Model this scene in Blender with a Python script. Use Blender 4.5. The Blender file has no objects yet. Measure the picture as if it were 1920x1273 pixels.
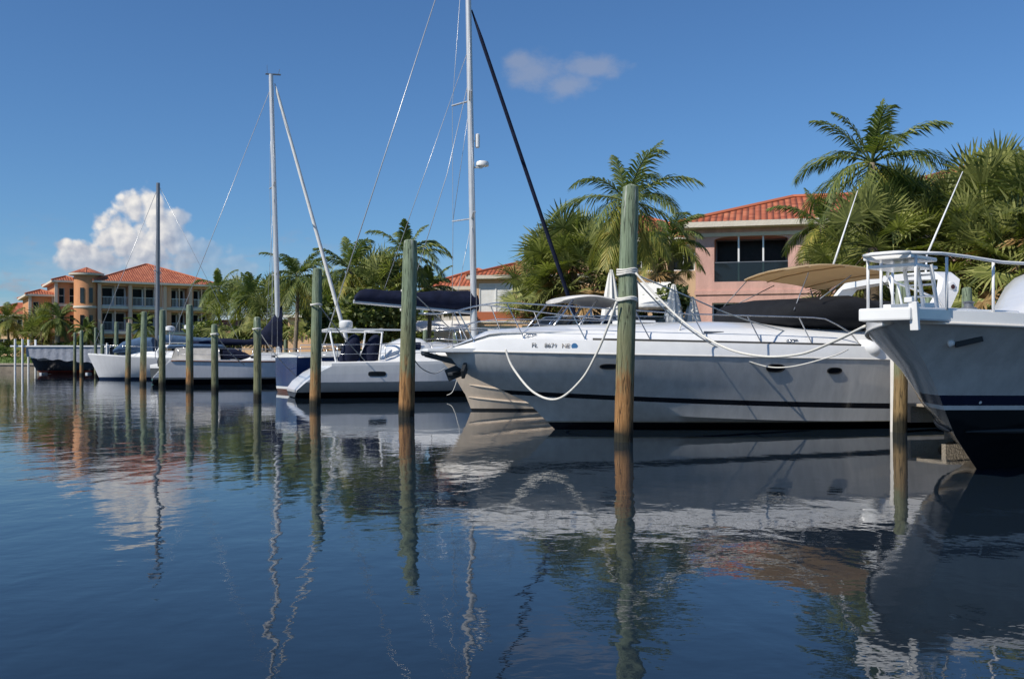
import bpy, bmesh, math, random
from mathutils import Vector, Matrix, noise as mnoise
R = math.radians
sc = bpy.context.scene
COL = sc.collection
F, H0, CAMZ = 1867.0, 678.0, 1.25

def at(px, py, Y):
    return Vector(((px-960)/F*Y, Y, CAMZ+(H0-py)/F*Y))
def wl(py):
    return F*CAMZ/(py-H0)

# ---------------------------------------------------------------- mesh builder
class MB:
    def __init__(s):
        s.v = []; s.f = []; s.uv = {}
    def vert(s, p):
        s.v.append((p[0], p[1], p[2])); return len(s.v)-1
    def face(s, pts, uv=None):
        i = [s.vert(p) for p in pts]
        s.f.append(i)
        if uv: s.uv[len(s.f)-1] = uv
    def box(s, c, size, rz=0, m=None):
        x, y, z = size[0]/2, size[1]/2, size[2]/2
        co, si = math.cos(rz), math.sin(rz)
        P = []
        for dz in (-z, z):
            for dx, dy in ((-x, -y), (x, -y), (x, y), (-x, y)):
                p = Vector((c[0]+dx*co-dy*si, c[1]+dx*si+dy*co, c[2]+dz))
                P.append(m @ p if m else p)
        b = len(s.v)
        for p in P: s.vert(p)
        for q in ((3,2,1,0),(4,5,6,7),(0,1,5,4),(1,2,6,5),(2,3,7,6),(3,0,4,7)):
            s.f.append([b+k for k in q])
        return s
    def beam(s, a, b, w, h, up=(0,0,1)):
        a, b = Vector(a), Vector(b); d = (b-a).normalized()
        up = Vector(up)
        sx = d.cross(up)
        if sx.length < 1e-4: sx = d.cross(Vector((1,0,0)))
        sx.normalize(); uz = sx.cross(d).normalized()
        k = len(s.v)
        for p in (a, b):
            for i, j in ((-1,-1),(1,-1),(1,1),(-1,1)):
                s.vert(p+sx*i*w/2+uz*j*h/2)
        for q in ((3,2,1,0),(4,5,6,7),(0,1,5,4),(1,2,6,5),(2,3,7,6),(3,0,4,7)):
            s.f.append([k+i for i in q])
        return s
    def tube(s, pts, r, n=8, cap=True):
        pts = [Vector(p) for p in pts]
        rs = r if isinstance(r, (list, tuple)) else [r]*len(pts)
        rings = []
        ref = None
        for i, p in enumerate(pts):
            d = (pts[min(i+1, len(pts)-1)]-pts[max(i-1, 0)])
            if d.length < 1e-9: d = Vector((0,0,1))
            d.normalize()
            if ref is None:
                ref = Vector((0,0,1)) if abs(d.z) < .9 else Vector((1,0,0))
            u = d.cross(ref)
            if u.length < 1e-4: u = d.cross(Vector((0,1,0)))
            u.normalize(); w = u.cross(d).normalized(); ref = w
            rings.append([s.vert(p+(u*math.cos(2*math.pi*k/n)+w*math.sin(2*math.pi*k/n))*rs[i]) for k in range(n)])
        for a, b in zip(rings, rings[1:]):
            for k in range(n):
                s.f.append([a[k], a[(k+1)%n], b[(k+1)%n], b[k]])
        if cap:
            s.f.append(rings[0][::-1]); s.f.append(rings[-1])
        return s
    def lathe(s, prof, c=(0,0,0), n=16, axis='z', sy=1.0):
        rings = []
        for r, z in prof:
            ring = []
            for k in range(n):
                a = 2*math.pi*k/n
                if axis == 'z': p = (c[0]+r*math.cos(a), c[1]+r*math.sin(a)*sy, c[2]+z)
                elif axis == 'x': p = (c[0]+z, c[1]+r*math.cos(a), c[2]+r*math.sin(a)*sy)
                else: p = (c[0]+r*math.cos(a), c[1]+z, c[2]+r*math.sin(a)*sy)
                ring.append(s.vert(p))
            rings.append(ring)
        for a, b in zip(rings, rings[1:]):
            for k in range(n):
                s.f.append([a[k], a[(k+1)%n], b[(k+1)%n], b[k]])
        s.f.append(rings[0][::-1]); s.f.append(rings[-1])
        return s
    def loft(s, rings, caps=True, closed=True):
        I = [[s.vert(p) for p in r] for r in rings]
        n = len(I[0])
        for a, b in zip(I, I[1:]):
            for k in range(n if closed else n-1):
                s.f.append([a[k], a[(k+1)%n], b[(k+1)%n], b[k]])
        if caps and closed:
            s.f.append(I[0][::-1]); s.f.append(I[-1])
        return s
    def prism(s, pts, h, axis='z'):
        pts = [Vector(p) for p in pts]
        d = {'z': Vector((0,0,h)), 'y': Vector((0,h,0)), 'x': Vector((h,0,0))}[axis]
        a = [s.vert(p) for p in pts]; b = [s.vert(p+d) for p in pts]
        n = len(a)
        s.f.append(a[::-1]); s.f.append(b)
        for k in range(n): s.f.append([a[k], a[(k+1)%n], b[(k+1)%n], b[k]])
        return s
    def xform(s, m):
        s.v = [tuple(m @ Vector(p)) for p in s.v]; return s
    def build(s, name, mat, parent=None, smooth=None, recalc=True, bevel=0):
        me = bpy.data.meshes.new(name)
        me.from_pydata(s.v, [], s.f)
        if s.uv:
            ul = me.uv_layers.new(name='UVMap')
            for fi, uv in s.uv.items():
                for li, c in zip(me.polygons[fi].loop_indices, uv): ul.data[li].uv = c
        if recalc or bevel:
            bm = bmesh.new(); bm.from_mesh(me)
            bmesh.ops.remove_doubles(bm, verts=bm.verts, dist=1e-5)
            bmesh.ops.recalc_face_normals(bm, faces=bm.faces)
            if bevel:
                ed = [e for e in bm.edges if len(e.link_faces) == 2 and e.calc_face_angle(0) > .6]
                bmesh.ops.bevel(bm, geom=ed, offset=bevel, segments=2, profile=.6, affect='EDGES', clamp_overlap=True)
            bm.to_mesh(me); bm.free()
        me.update()
        if smooth is not None:
            for p in me.polygons: p.use_smooth = True
            if smooth < 180: me.set_sharp_from_angle(angle=R(smooth))
        for m in (mat if isinstance(mat, (list, tuple)) else [mat]): me.materials.append(m)
        o = bpy.data.objects.new(name, me); COL.objects.link(o)
        if parent: o.parent = parent
        return o

def empty(name, loc=(0,0,0), rz=0):
    o = bpy.data.objects.new(name, None); COL.objects.link(o)
    o.empty_display_size = .2
    o.location = loc; o.rotation_euler = (0,0,rz)
    return o
def tag(o, label=None, cat=None, group=None, kind=None):
    if label: o['label'] = label
    if cat: o['category'] = cat
    if group: o['group'] = group
    if kind: o['kind'] = kind
    return o
def copy_tree(o, parent=None):
    c = o.copy(); COL.objects.link(c); c.parent = parent
    for ch in list(o.children): copy_tree(ch, c)
    return c

# ---------------------------------------------------------------- materials
def newmat(name):
    m = bpy.data.materials.new(name); m.use_nodes = True
    nt = m.node_tree; b = nt.nodes['Principled BSDF']
    return m, nt, b
def N(nt, t, **kw):
    n = nt.nodes.new(t)
    for k, v in kw.items():
        if k in n.inputs: n.inputs[k].default_value = v
        else: setattr(n, k, v)
    return n
def L(nt, a, b): nt.links.new(a, b)
def math_(nt, op, a, b=None, c=None, clamp=False):
    n = nt.nodes.new('ShaderNodeMath'); n.operation = op; n.use_clamp = clamp
    for i, x in enumerate((a, b, c)):
        if x is None: continue
        if isinstance(x, (int, float)): n.inputs[i].default_value = x
        else: L(nt, x, n.inputs[i])
    return n.outputs[0]
def ramp(nt, fac, stops, interp='LINEAR'):
    r = nt.nodes.new('ShaderNodeValToRGB'); r.color_ramp.interpolation = interp
    e = r.color_ramp.elements
    while len(e) < len(stops): e.new(.5)
    for x, (p, c) in zip(e, stops):
        x.position = p; x.color = (*c, 1) if len(c) == 3 else c
    L(nt, fac, r.inputs[0]); return r.outputs[0]
def mixc(nt, fac, a, b, blend='MIX'):
    n = nt.nodes.new('ShaderNodeMix'); n.data_type = 'RGBA'; n.blend_type = blend
    for s, x in ((n.inputs[0], fac), (n.inputs[6], a), (n.inputs[7], b)):
        if isinstance(x, (int, float)): s.default_value = x
        elif isinstance(x, (tuple, list)): s.default_value = (*x[:3], 1)
        else: L(nt, x, s)
    return n.outputs[2]
def plain(name, col, rough=.5, metal=0, var=.12, scale=3., bump=0, bscale=30., coat=0, spec=.5):
    m, nt, b = newmat(name)
    b.inputs['Roughness'].default_value = rough; b.inputs['Metallic'].default_value = metal
    b.inputs['Coat Weight'].default_value = coat; b.inputs['Specular IOR Level'].default_value = spec
    tc = N(nt, 'ShaderNodeTexCoord')
    n = N(nt, 'ShaderNodeTexNoise', Scale=scale, Detail=5., Roughness=.6); L(nt, tc.outputs['Object'], n.inputs['Vector'])
    lo = tuple(c*(1-var) for c in col); hi = tuple(min(1, c*(1+var)) for c in col)
    L(nt, ramp(nt, n.outputs[0], [(.3, lo), (.7, hi)]), b.inputs['Base Color'])
    if bump:
        n2 = N(nt, 'ShaderNodeTexNoise', Scale=bscale, Detail=4.); L(nt, tc.outputs['Object'], n2.inputs['Vector'])
        bp = N(nt, 'ShaderNodeBump', Distance=bump); L(nt, n2.outputs[0], bp.inputs['Height']); L(nt, bp.outputs[0], b.inputs['Normal'])
    return m
def hullmat(name, bands, slope=0.0, x0=0.0, rough=.18, streak=.10, pw=1.0, xl=13.0):
    """painted hull: colour bands by height; every band edge is z0 + rise * (x / length)^pw   bands: [(z0, rise, colour)...] bottom up"""
    m, nt, b = newmat(name)
    tc = N(nt, 'ShaderNodeTexCoord'); sp = N(nt, 'ShaderNodeSeparateXYZ'); L(nt, tc.outputs['Object'], sp.inputs[0])
    xr = math_(nt, 'POWER', math_(nt, 'DIVIDE', math_(nt, 'MAXIMUM', sp.outputs[0], 0.0), xl), pw)
    col = None
    for z0, rise, c in bands:
        if col is None: col = c; continue
        edge = math_(nt, 'ADD', math_(nt, 'MULTIPLY', xr, rise), z0)
        col = mixc(nt, math_(nt, 'GREATER_THAN', sp.outputs[2], edge), col, c)
    mp = N(nt, 'ShaderNodeMapping'); mp.inputs['Scale'].default_value = (2.2, 2.2, .35); L(nt, tc.outputs['Object'], mp.inputs[0])
    n = N(nt, 'ShaderNodeTexNoise', Scale=2.5, Detail=6., Roughness=.65); L(nt, mp.outputs[0], n.inputs['Vector'])
    k = ramp(nt, n.outputs[0], [(.3, (1-streak,)*3), (.65, (1, 1, 1))])
    L(nt, mixc(nt, 1.0, col, k, 'MULTIPLY'), b.inputs['Base Color'])
    b.inputs['Roughness'].default_value = rough
    b.inputs['Coat Weight'].default_value = .3; b.inputs['Coat Roughness'].default_value = .08
    n2 = N(nt, 'ShaderNodeTexNoise', Scale=1.3, Detail=2.); L(nt, tc.outputs['Object'], n2.inputs['Vector'])
    bp = N(nt, 'ShaderNodeBump', Distance=.02, Strength=.35); L(nt, n2.outputs[0], bp.inputs['Height']); L(nt, bp.outputs[0], b.inputs['Normal'])
    return m

def pile_mat(name):
    m, nt, b = newmat(name)
    tc = N(nt, 'ShaderNodeTexCoord'); sp = N(nt, 'ShaderNodeSeparateXYZ'); L(nt, tc.outputs['Object'], sp.inputs[0])
    oi = N(nt, 'ShaderNodeObjectInfo')
    off = N(nt, 'ShaderNodeVectorMath', operation='ADD')
    cx = N(nt, 'ShaderNodeCombineXYZ'); L(nt, math_(nt, 'MULTIPLY', oi.outputs['Random'], 37.), cx.inputs[0]); L(nt, math_(nt, 'MULTIPLY', oi.outputs['Random'], 91.), cx.inputs[2])
    L(nt, tc.outputs['Object'], off.inputs[0]); L(nt, cx.outputs[0], off.inputs[1])
    mp = N(nt, 'ShaderNodeMapping'); mp.inputs['Scale'].default_value = (5, 5, .7); L(nt, off.outputs[0], mp.inputs[0])
    st = N(nt, 'ShaderNodeTexNoise', Scale=3., Detail=7., Roughness=.7); L(nt, mp.outputs[0], st.inputs['Vector'])
    bl = N(nt, 'ShaderNodeTexNoise', Scale=2.2, Detail=4.); L(nt, off.outputs[0], bl.inputs['Vector'])
    green = ramp(nt, st.outputs[0], [(.28, (.075, .105, .06)), (.42, (.165, .215, .135)), (.6, (.225, .285, .19)), (.75, (.32, .37, .27))])
    olive = ramp(nt, st.outputs[0], [(.28, (.07, .08, .04)), (.45, (.155, .165, .085)), (.62, (.21, .21, .115)), (.75, (.30, .29, .18))])
    rust = ramp(nt, st.outputs[0], [(.28, (.12, .06, .025)), (.45, (.30, .15, .05)), (.6, (.40, .21, .08)), (.75, (.46, .33, .18))])
    zz = math_(nt, 'ADD', sp.outputs[2], math_(nt, 'MULTIPLY', math_(nt, 'SUBTRACT', bl.outputs[0], .5), 1.6))
    f1 = N(nt, 'ShaderNodeMapRange'); f1.inputs[1].default_value = 1.5; f1.inputs[2].default_value = 2.6; L(nt, zz, f1.inputs[0])
    c = mixc(nt, f1.outputs[0], olive, green)
    # rust towards the water, on some of the piles more than on others
    zr = math_(nt, 'ADD', sp.outputs[2], math_(nt, 'ADD', math_(nt, 'MULTIPLY', math_(nt, 'SUBTRACT', st.outputs[0], .5), 2.2), math_(nt, 'MULTIPLY', math_(nt, 'SUBTRACT', bl.outputs[0], .5), 1.4)))
    f2 = N(nt, 'ShaderNodeMapRange'); f2.inputs[1].default_value = 1.2; f2.inputs[2].default_value = .65; L(nt, zr, f2.inputs[0])
    am = N(nt, 'ShaderNodeMapRange'); am.inputs[1].default_value = .2; am.inputs[2].default_value = .75; am.inputs[3].default_value = .15; L(nt, oi.outputs['Random'], am.inputs[0])
    tm = N(nt, 'ShaderNodeAttribute', attribute_type='OBJECT', attribute_name='rust')
    c = mixc(nt, math_(nt, 'MULTIPLY', f2.outputs[0], tm.outputs['Fac']), c, rust)
    zd = math_(nt, 'ADD', sp.outputs[2], math_(nt, 'MULTIPLY', math_(nt, 'SUBTRACT', bl.outputs[0], .5), .35))
    f3 = N(nt, 'ShaderNodeMapRange'); f3.inputs[1].default_value = .34; f3.inputs[2].default_value = .14; L(nt, zd, f3.inputs[0])
    c = mixc(nt, f3.outputs[0], c, (.022, .020, .010))
    L(nt, c, b.inputs['Base Color']); b.inputs['Roughness'].default_value = .8
    tz = N(nt, 'ShaderNodeAttribute', attribute_type='OBJECT', attribute_name='top')
    fd = N(nt, 'ShaderNodeMapRange'); L(nt, math_(nt, 'SUBTRACT', tz.outputs['Fac'], sp.outputs[2]), fd.inputs[0]); fd.inputs[1].default_value = .55; fd.inputs[2].default_value = .0
    mpd = N(nt, 'ShaderNodeMapping'); mpd.inputs['Scale'].default_value = (16, 16, 1.2); L(nt, off.outputs[0], mpd.inputs[0])
    dn = N(nt, 'ShaderNodeTexNoise', Scale=1., Detail=3.); L(nt, mpd.outputs[0], dn.inputs['Vector'])
    dm = N(nt, 'ShaderNodeMapRange'); L(nt, dn.outputs[0], dm.inputs[0]); dm.inputs[1].default_value = .60; dm.inputs[2].default_value = .66
    c = mixc(nt, math_(nt, 'MULTIPLY', math_(nt, 'MULTIPLY', fd.outputs[0], dm.outputs[0]), .75), c, (.62, .62, .58)); L(nt, c, b.inputs['Base Color'])
    mpk = N(nt, 'ShaderNodeMapping'); mpk.inputs['Scale'].default_value = (9, 9, .35); L(nt, off.outputs[0], mpk.inputs[0])
    ck = N(nt, 'ShaderNodeTexNoise', Scale=2.4, Detail=2.); L(nt, mpk.outputs[0], ck.inputs['Vector'])
    cr = ramp(nt, math_(nt, 'ABSOLUTE', math_(nt, 'SUBTRACT', ck.outputs[0], .5)), [(.0, (0, 0, 0)), (.022, (1, 1, 1))])
    L(nt, mixc(nt, 1.0, c, mixc(nt, .75, (1, 1, 1), cr), 'MULTIPLY'), b.inputs['Base Color'])
    bp = N(nt, 'ShaderNodeBump', Distance=.03, Strength=.8); L(nt, math_(nt, 'ADD', st.outputs[0], math_(nt, 'MULTIPLY', cr, .5)), bp.inputs['Height']); L(nt, bp.outputs[0], b.inputs['Normal'])
    return m

def leaf_mat(name, c0, c1, c2, trans=.3):
    m, nt, b = newmat(name)
    g = N(nt, 'ShaderNodeNewGeometry')
    tc = N(nt, 'ShaderNodeTexCoord')
    n = N(nt, 'ShaderNodeTexNoise', Scale=.9, Detail=3.); L(nt, tc.outputs['Object'], n.inputs['Vector'])
    f = math_(nt, 'ADD', math_(nt, 'MULTIPLY', g.outputs['Random Per Island'], .7), math_(nt, 'MULTIPLY', math_(nt, 'SUBTRACT', n.outputs[0], .35), .9), clamp=True)
    c = ramp(nt, f, [(.05, c0), (.55, c1), (.97, c2)])
    L(nt, c, b.inputs['Base Color']); b.inputs['Roughness'].default_value = .48
    b.inputs['Specular IOR Level'].default_value = .35
    tr = N(nt, 'ShaderNodeBsdfTranslucent'); L(nt, mixc(nt, 1.0, c, (1.0, 1.15, .45), 'MULTIPLY'), tr.inputs[0])
    ms = N(nt, 'ShaderNodeMixShader'); ms.inputs[0].default_value = trans
    L(nt, b.outputs[0], ms.inputs[1]); L(nt, tr.outputs[0], ms.inputs[2]); L(nt, ms.outputs[0], nt.nodes['Material Output'].inputs[0])
    return m

def tile_mat(name, c0, c1, c2):
    m, nt, b = newmat(name)
    uv = N(nt, 'ShaderNodeUVMap'); sp = N(nt, 'ShaderNodeSeparateXYZ'); L(nt, uv.outputs[0], sp.inputs[0])
    u = math_(nt, 'DIVIDE', sp.outputs[0], .30); v = math_(nt, 'DIVIDE', sp.outputs[1], .40)
    barrel = math_(nt, 'ABSOLUTE', math_(nt, 'SINE', math_(nt, 'MULTIPLY', u, math.pi)))
    row = math_(nt, 'FRACT', v)
    hgt = math_(nt, 'SUBTRACT', math_(nt, 'MULTIPLY', barrel, 1.), math_(nt, 'MULTIPLY', row, .45))
    cx = N(nt, 'ShaderNodeCombineXYZ'); L(nt, math_(nt, 'FLOOR', u), cx.inputs[0]); L(nt, math_(nt, 'FLOOR', v), cx.inputs[1])
    wn = N(nt, 'ShaderNodeTexWhiteNoise'); L(nt, cx.outputs[0], wn.inputs[0])
    n = N(nt, 'ShaderNodeTexNoise', Scale=.45, Detail=5.); L(nt, uv.outputs[0], n.inputs['Vector'])
    f = math_(nt, 'ADD', math_(nt, 'MULTIPLY', wn.outputs[0], .5), math_(nt, 'MULTIPLY', n.outputs[0], .5))
    c = ramp(nt, f, [(.2, c0), (.5, c1), (.8, c2)])
    L(nt, c, b.inputs['Base Color']); b.inputs['Roughness'].default_value = .75
    bp = N(nt, 'ShaderNodeBump', Distance=.09); L(nt, hgt, bp.inputs['Height']); L(nt, bp.outputs[0], b.inputs['Normal'])
    return m

def stucco(name, col, var=.10):
    m, nt, b = newmat(name)
    tc = N(nt, 'ShaderNodeTexCoord')
    mp = N(nt, 'ShaderNodeMapping'); mp.inputs['Scale'].default_value = (1.5, 1.5, .35); L(nt, tc.outputs['Object'], mp.inputs[0])
    n = N(nt, 'ShaderNodeTexNoise', Scale=1.0, Detail=7., Roughness=.65); L(nt, mp.outputs[0], n.inputs['Vector'])
    c = ramp(nt, n.outputs[0], [(.3, tuple(x*(1-var*1.5) for x in col)), (.55, col), (.75, tuple(x*(1+var) for x in col))])
    L(nt, c, b.inputs['Base Color']); b.inputs['Roughness'].default_value = .9; b.inputs['Specular IOR Level'].default_value = .2
    n2 = N(nt, 'ShaderNodeTexNoise', Scale=14., Detail=3.); L(nt, tc.outputs['Object'], n2.inputs['Vector'])
    bp = N(nt, 'ShaderNodeBump', Distance=.015); L(nt, n2.outputs[0], bp.inputs['Height']); L(nt, bp.outputs[0], b.inputs['Normal'])
    return m

def glass_dark(name, col=(.012, .016, .02)):
    m, nt, b = newmat(name)
    tc = N(nt, 'ShaderNodeTexCoord'); n = N(nt, 'ShaderNodeTexNoise', Scale=.6, Detail=2.); L(nt, tc.outputs['Object'], n.inputs['Vector'])
    L(nt, ramp(nt, n.outputs[0], [(.3, tuple(c*.5 for c in col)), (.7, tuple(c*1.8 for c in col))]), b.inputs['Base Color'])
    b.inputs['Roughness'].default_value = .06
    return m
def glass_clear(name, tint=(.75, .85, .88), k=.8):
    m, nt, b = newmat(name)
    b.inputs['Base Color'].default_value = (.03, .04, .05, 1); b.inputs['Roughness'].default_value = .04
    tr = N(nt, 'ShaderNodeBsdfTransparent'); tr.inputs[0].default_value = (*tint, 1)
    ms = N(nt, 'ShaderNodeMixShader'); ms.inputs[0].default_value = k
    L(nt, b.outputs[0], ms.inputs[1]); L(nt, tr.outputs[0], ms.inputs[2]); L(nt, ms.outputs[0], nt.nodes['Material Output'].inputs[0])
    return m

M = {}
M['white'] = plain('white_gelcoat', (.80, .80, .79), .22, var=.05, coat=.25)
M['offwhite'] = plain('offwhite_gelcoat', (.70, .67, .62), .3, var=.08)
M['whitemetal'] = plain('white_painted_metal', (.80, .80, .79), .35, var=.04)
M['steel'] = plain('stainless_steel', (.62, .62, .62), .22, .9, var=.05)
M['alu'] = plain('anodised_mast', (.60, .60, .60), .38, .35, var=.06)
M['dkalu'] = plain('grey_mast', (.20, .21, .23), .4, .4, var=.08)
M['black'] = plain('black_rubber', (.015, .015, .016), .5, var=.2)
M['blackcloth'] = plain('black_canvas', (.012, .013, .016), .85, var=.25, bump=.03, bscale=2.2, spec=.2)
M['navycloth'] = plain('navy_canvas', (.010, .014, .035), .85, var=.3, bump=.04, bscale=3., spec=.2)
M['bluecloth'] = plain('blue_canvas', (.065, .115, .20), .85, var=.2, bump=.04, bscale=3., spec=.2)
M['tancloth'] = plain('tan_canvas', (.52, .42, .28), .9, var=.08, bump=.02, bscale=2., spec=.2)
M['greycloth'] = plain('grey_canvas', (.36, .38, .43), .9, var=.15, bump=.05, bscale=2.5, spec=.2)
def canvas(name, col, k):
    m = plain(name, col, .9, var=.08, bump=.02, bscale=2., spec=.2); nt = m.node_tree; b = nt.nodes['Principled BSDF']
    tr = N(nt, 'ShaderNodeBsdfTranslucent'); tr.inputs[0].default_value = (*[min(1, c*1.25) for c in col], 1)
    ms = N(nt, 'ShaderNodeMixShader'); ms.inputs[0].default_value = k
    L(nt, b.outputs[0], ms.inputs[1]); L(nt, tr.outputs[0], ms.inputs[2]); L(nt, ms.outputs[0], nt.nodes['Material Output'].inputs[0])
    return m
M['tancloth'] = canvas('tan_canvas_canopy', (.62, .50, .34), .55)
M['vinyl'] = glass_clear('clear_vinyl', (.75, .78, .85), .7)
M['rope'] = plain('white_rope', (.68, .66, .60), .9, var=.12, scale=40)
M['wire'] = plain('rigging_wire', (.52, .53, .54), .35, .5, var=.05)
M['whitesail'] = plain('white_sail_cloth', (.74, .74, .72), .8, var=.08)
M['wood'] = plain('weathered_wood', (.26, .21, .155), .85, var=.3, scale=6, bump=.01)
M['concrete'] = plain('beige_concrete', (.42, .36, .28), .9, var=.2, scale=2.5, bump=.02)
M['seawall'] = plain('seawall_concrete', (.24, .20, .15), .9, var=.35, scale=1.2, bump=.03)
M['teak'] = plain('varnished_teak', (.16, .06, .03), .4, var=.2)
M['glass'] = glass_dark('dark_glass')
M['cream'] = stucco('cream_trim', (.66, .60, .50), .06)
M['whitewall'] = stucco('white_stucco', (.74, .71, .65), .06)
M['orange'] = stucco('orange_stucco', (.62, .30, .15), .16)
M['peach'] = stucco('peach_stucco', (.70, .46, .28))
M['salmon'] = stucco('salmon_stucco', (.74, .40, .24))
M['sandtrim'] = stucco('sand_trim', (.72, .50, .37), .06)
M['darkpane'] = plain('dull_dark_pane', (.012, .014, .017), .25, var=.4, spec=.12)  # near-black window panes with weak specular, so they mirror little sky
M['pink'] = stucco('pink_stucco', (.66, .395, .33), .16)
M['tile'] = tile_mat('terracotta_tiles', (.30, .07, .03), (.45, .125, .055), (.56, .20, .10))
M['tile2'] = tile_mat('weathered_terracotta_tiles', (.28, .075, .035), (.42, .115, .05), (.52, .19, .09))
M['railing'] = plain('grey_railing', (.42, .43, .45), .5, var=.08)
M['greenglass'] = glass_clear('green_balcony_glass', (.30, .42, .38), .45)
M['pile'] = pile_mat('treated_pile_timber')
M['trunk'] = plain('palm_trunk_bark', (.22, .18, .13), .9, var=.35, scale=5, bump=.04, bscale=8)
M['bark'] = plain('brown_bark', (.11, .08, .05), .9, var=.35, scale=5, bump=.04)
M['palm'] = leaf_mat('coconut_frond_green', (.055, .085, .026), (.14, .185, .05), (.36, .37, .11))
M['palmyellow'] = leaf_mat('coconut_frond_yellowing', (0.102, 0.131, 0.026), (0.246, 0.254, 0.051), (0.464, 0.362, 0.087))
M['fan'] = leaf_mat('fan_palm_green', (.07, .09, .028), (.21, .235, .065), (.46, .46, .17))
M['dryleaf'] = leaf_mat('dry_palm_leaf', (0.189, 0.109, 0.043), (0.348, 0.217, 0.094), (0.478, 0.334, 0.160), .15)
M['leaf'] = leaf_mat('broad_leaf_green', (.05, .075, .02), (.14, .175, .045), (.34, .36, .11))
M['hedge'] = leaf_mat('hedge_green', (0.041, 0.080, 0.020), (0.087, 0.152, 0.032), (0.174, 0.246, 0.058))
# ---------------------------------------------------------------- camera, sun, sky
cam = bpy.data.cameras.new('camera'); co = bpy.data.objects.new('camera', cam); COL.objects.link(co)
co.location = (0, 0, CAMZ); co.rotation_euler = (R(90), 0, 0)
cam.sensor_width = 36; cam.lens = 36*F/1920; cam.shift_y = (H0-636.5)/1920
cam.clip_start = .1; cam.clip_end = 20000
sc.camera = co
sc.render.resolution_x, sc.render.resolution_y = 1024, 678

SUN_EL, SUN_AZ = R(43), R(36)         # azimuth: from straight left, turned this much towards the camera
sv = Vector((-math.cos(SUN_AZ)*math.cos(SUN_EL), -math.sin(SUN_AZ)*math.cos(SUN_EL), math.sin(SUN_EL)))
sl = bpy.data.lights.new('sun', 'SUN'); so = bpy.data.objects.new('sun', sl); COL.objects.link(so)
sl.energy = 4.6; sl.angle = R(.5); sl.color = (1, .93, .82)
so.rotation_euler = (-sv).to_track_quat('-Z', 'Y').to_euler()
so.location = (-60, -20, 60)

w = bpy.data.worlds.new('World'); sc.world = w; w.use_nodes = True
nt = w.node_tree; bg = nt.nodes['Background']
sky = N(nt, 'ShaderNodeTexSky'); sky.sky_type = 'NISHITA'; sky.sun_disc = False
sky.sun_elevation = SUN_EL; sky.sun_rotation = math.atan2(sv.x, sv.y); sky.altitude = 0
sky.air_density = 1.0; sky.dust_density = .35; sky.ozone_density = 2.2
tc = N(nt, 'ShaderNodeTexCoord'); sp = N(nt, 'ShaderNodeSeparateXYZ'); L(nt, tc.outputs['Generated'], sp.inputs[0])
azim = math_(nt, 'MULTIPLY', math_(nt, 'ARCTAN2', sp.outputs[0], sp.outputs[1]), 180/math.pi)
elev = math_(nt, 'MULTIPLY', math_(nt, 'ARCSINE', sp.outputs[2]), 180/math.pi)
cv = N(nt, 'ShaderNodeCombineXYZ'); L(nt, azim, cv.inputs[0]); L(nt, elev, cv.inputs[1])
def sky_deg(px, py):
    a = (px-960)/F; e = (H0-py)/F
    return math.degrees(math.atan(a)), math.degrees(math.atan(e/math.sqrt(1+a*a)))
def blob(px, py, rx, ry):
    a, e = sky_deg(px, py); k = math.degrees(1/F)
    sx = N(nt, 'ShaderNodeVectorMath', operation='SUBTRACT'); L(nt, cv.outputs[0], sx.inputs[0]); sx.inputs[1].default_value = (a, e, 0)
    ml = N(nt, 'ShaderNodeVectorMath', operation='MULTIPLY'); L(nt, sx.outputs[0], ml.inputs[0]); ml.inputs[1].default_value = (1/(rx*k), 1/(ry*k), 0)
    ln = N(nt, 'ShaderNodeVectorMath', operation='LENGTH'); L(nt, ml.outputs[0], ln.inputs[0])
    return math_(nt, 'SUBTRACT', 1.0, ln.outputs['Value'])
def nz(scale, detail=8., rough=.6, off=(0,0,0), stretch=(1,1,1)):
    mp = N(nt, 'ShaderNodeMapping'); mp.inputs['Location'].default_value = off; mp.inputs['Scale'].default_value = stretch; L(nt, cv.outputs[0], mp.inputs[0])
    n = N(nt, 'ShaderNodeTexNoise', Scale=scale, Detail=detail, Roughness=rough); L(nt, mp.outputs[0], n.inputs['Vector'])
    return n.outputs[0]
def smooth(x, a, b):
    n = N(nt, 'ShaderNodeMapRange'); n.interpolation_type = 'SMOOTHSTEP'
    n.inputs[1].default_value = a; n.inputs[2].default_value = b; L(nt, x, n.inputs[0]); return n.outputs[0]
def vmax(lst):
    r = lst[0]
    for x in lst[1:]: r = math_(nt, 'MAXIMUM', r, x)
    return r
SK = .1
skyc = mixc(nt, 1.0, sky.outputs[0], (.525, .80, 1.09), 'MULTIPLY')
# low thin cloud bank near the horizon
low = math_(nt, 'MULTIPLY', smooth(elev, 7.5, .5), smooth(nz(.22, 7., .62, (3.1, 1.7, 0), (1, 2.6, 1)), .36, .66))
lowl = math_(nt, 'MULTIPLY', low, smooth(azim, 6., -14.))
skyc = mixc(nt, math_(nt, 'MULTIPLY', lowl, .85), skyc, (5.6, 5.7, 6.0))
greyb = math_(nt, 'MULTIPLY', math_(nt, 'MULTIPLY', smooth(elev, 8.5, 4.), smooth(elev, .5, 4.)), smooth(nz(.5, 6., .6, (9.3, 4.4, 0), (1, 2.2, 1)), .52, .70))
skyc = mixc(nt, math_(nt, 'MULTIPLY', math_(nt, 'MULTIPLY', greyb, smooth(azim, -5., -9.)), .55), skyc, (3.6, 3.6, 4.2))
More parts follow.
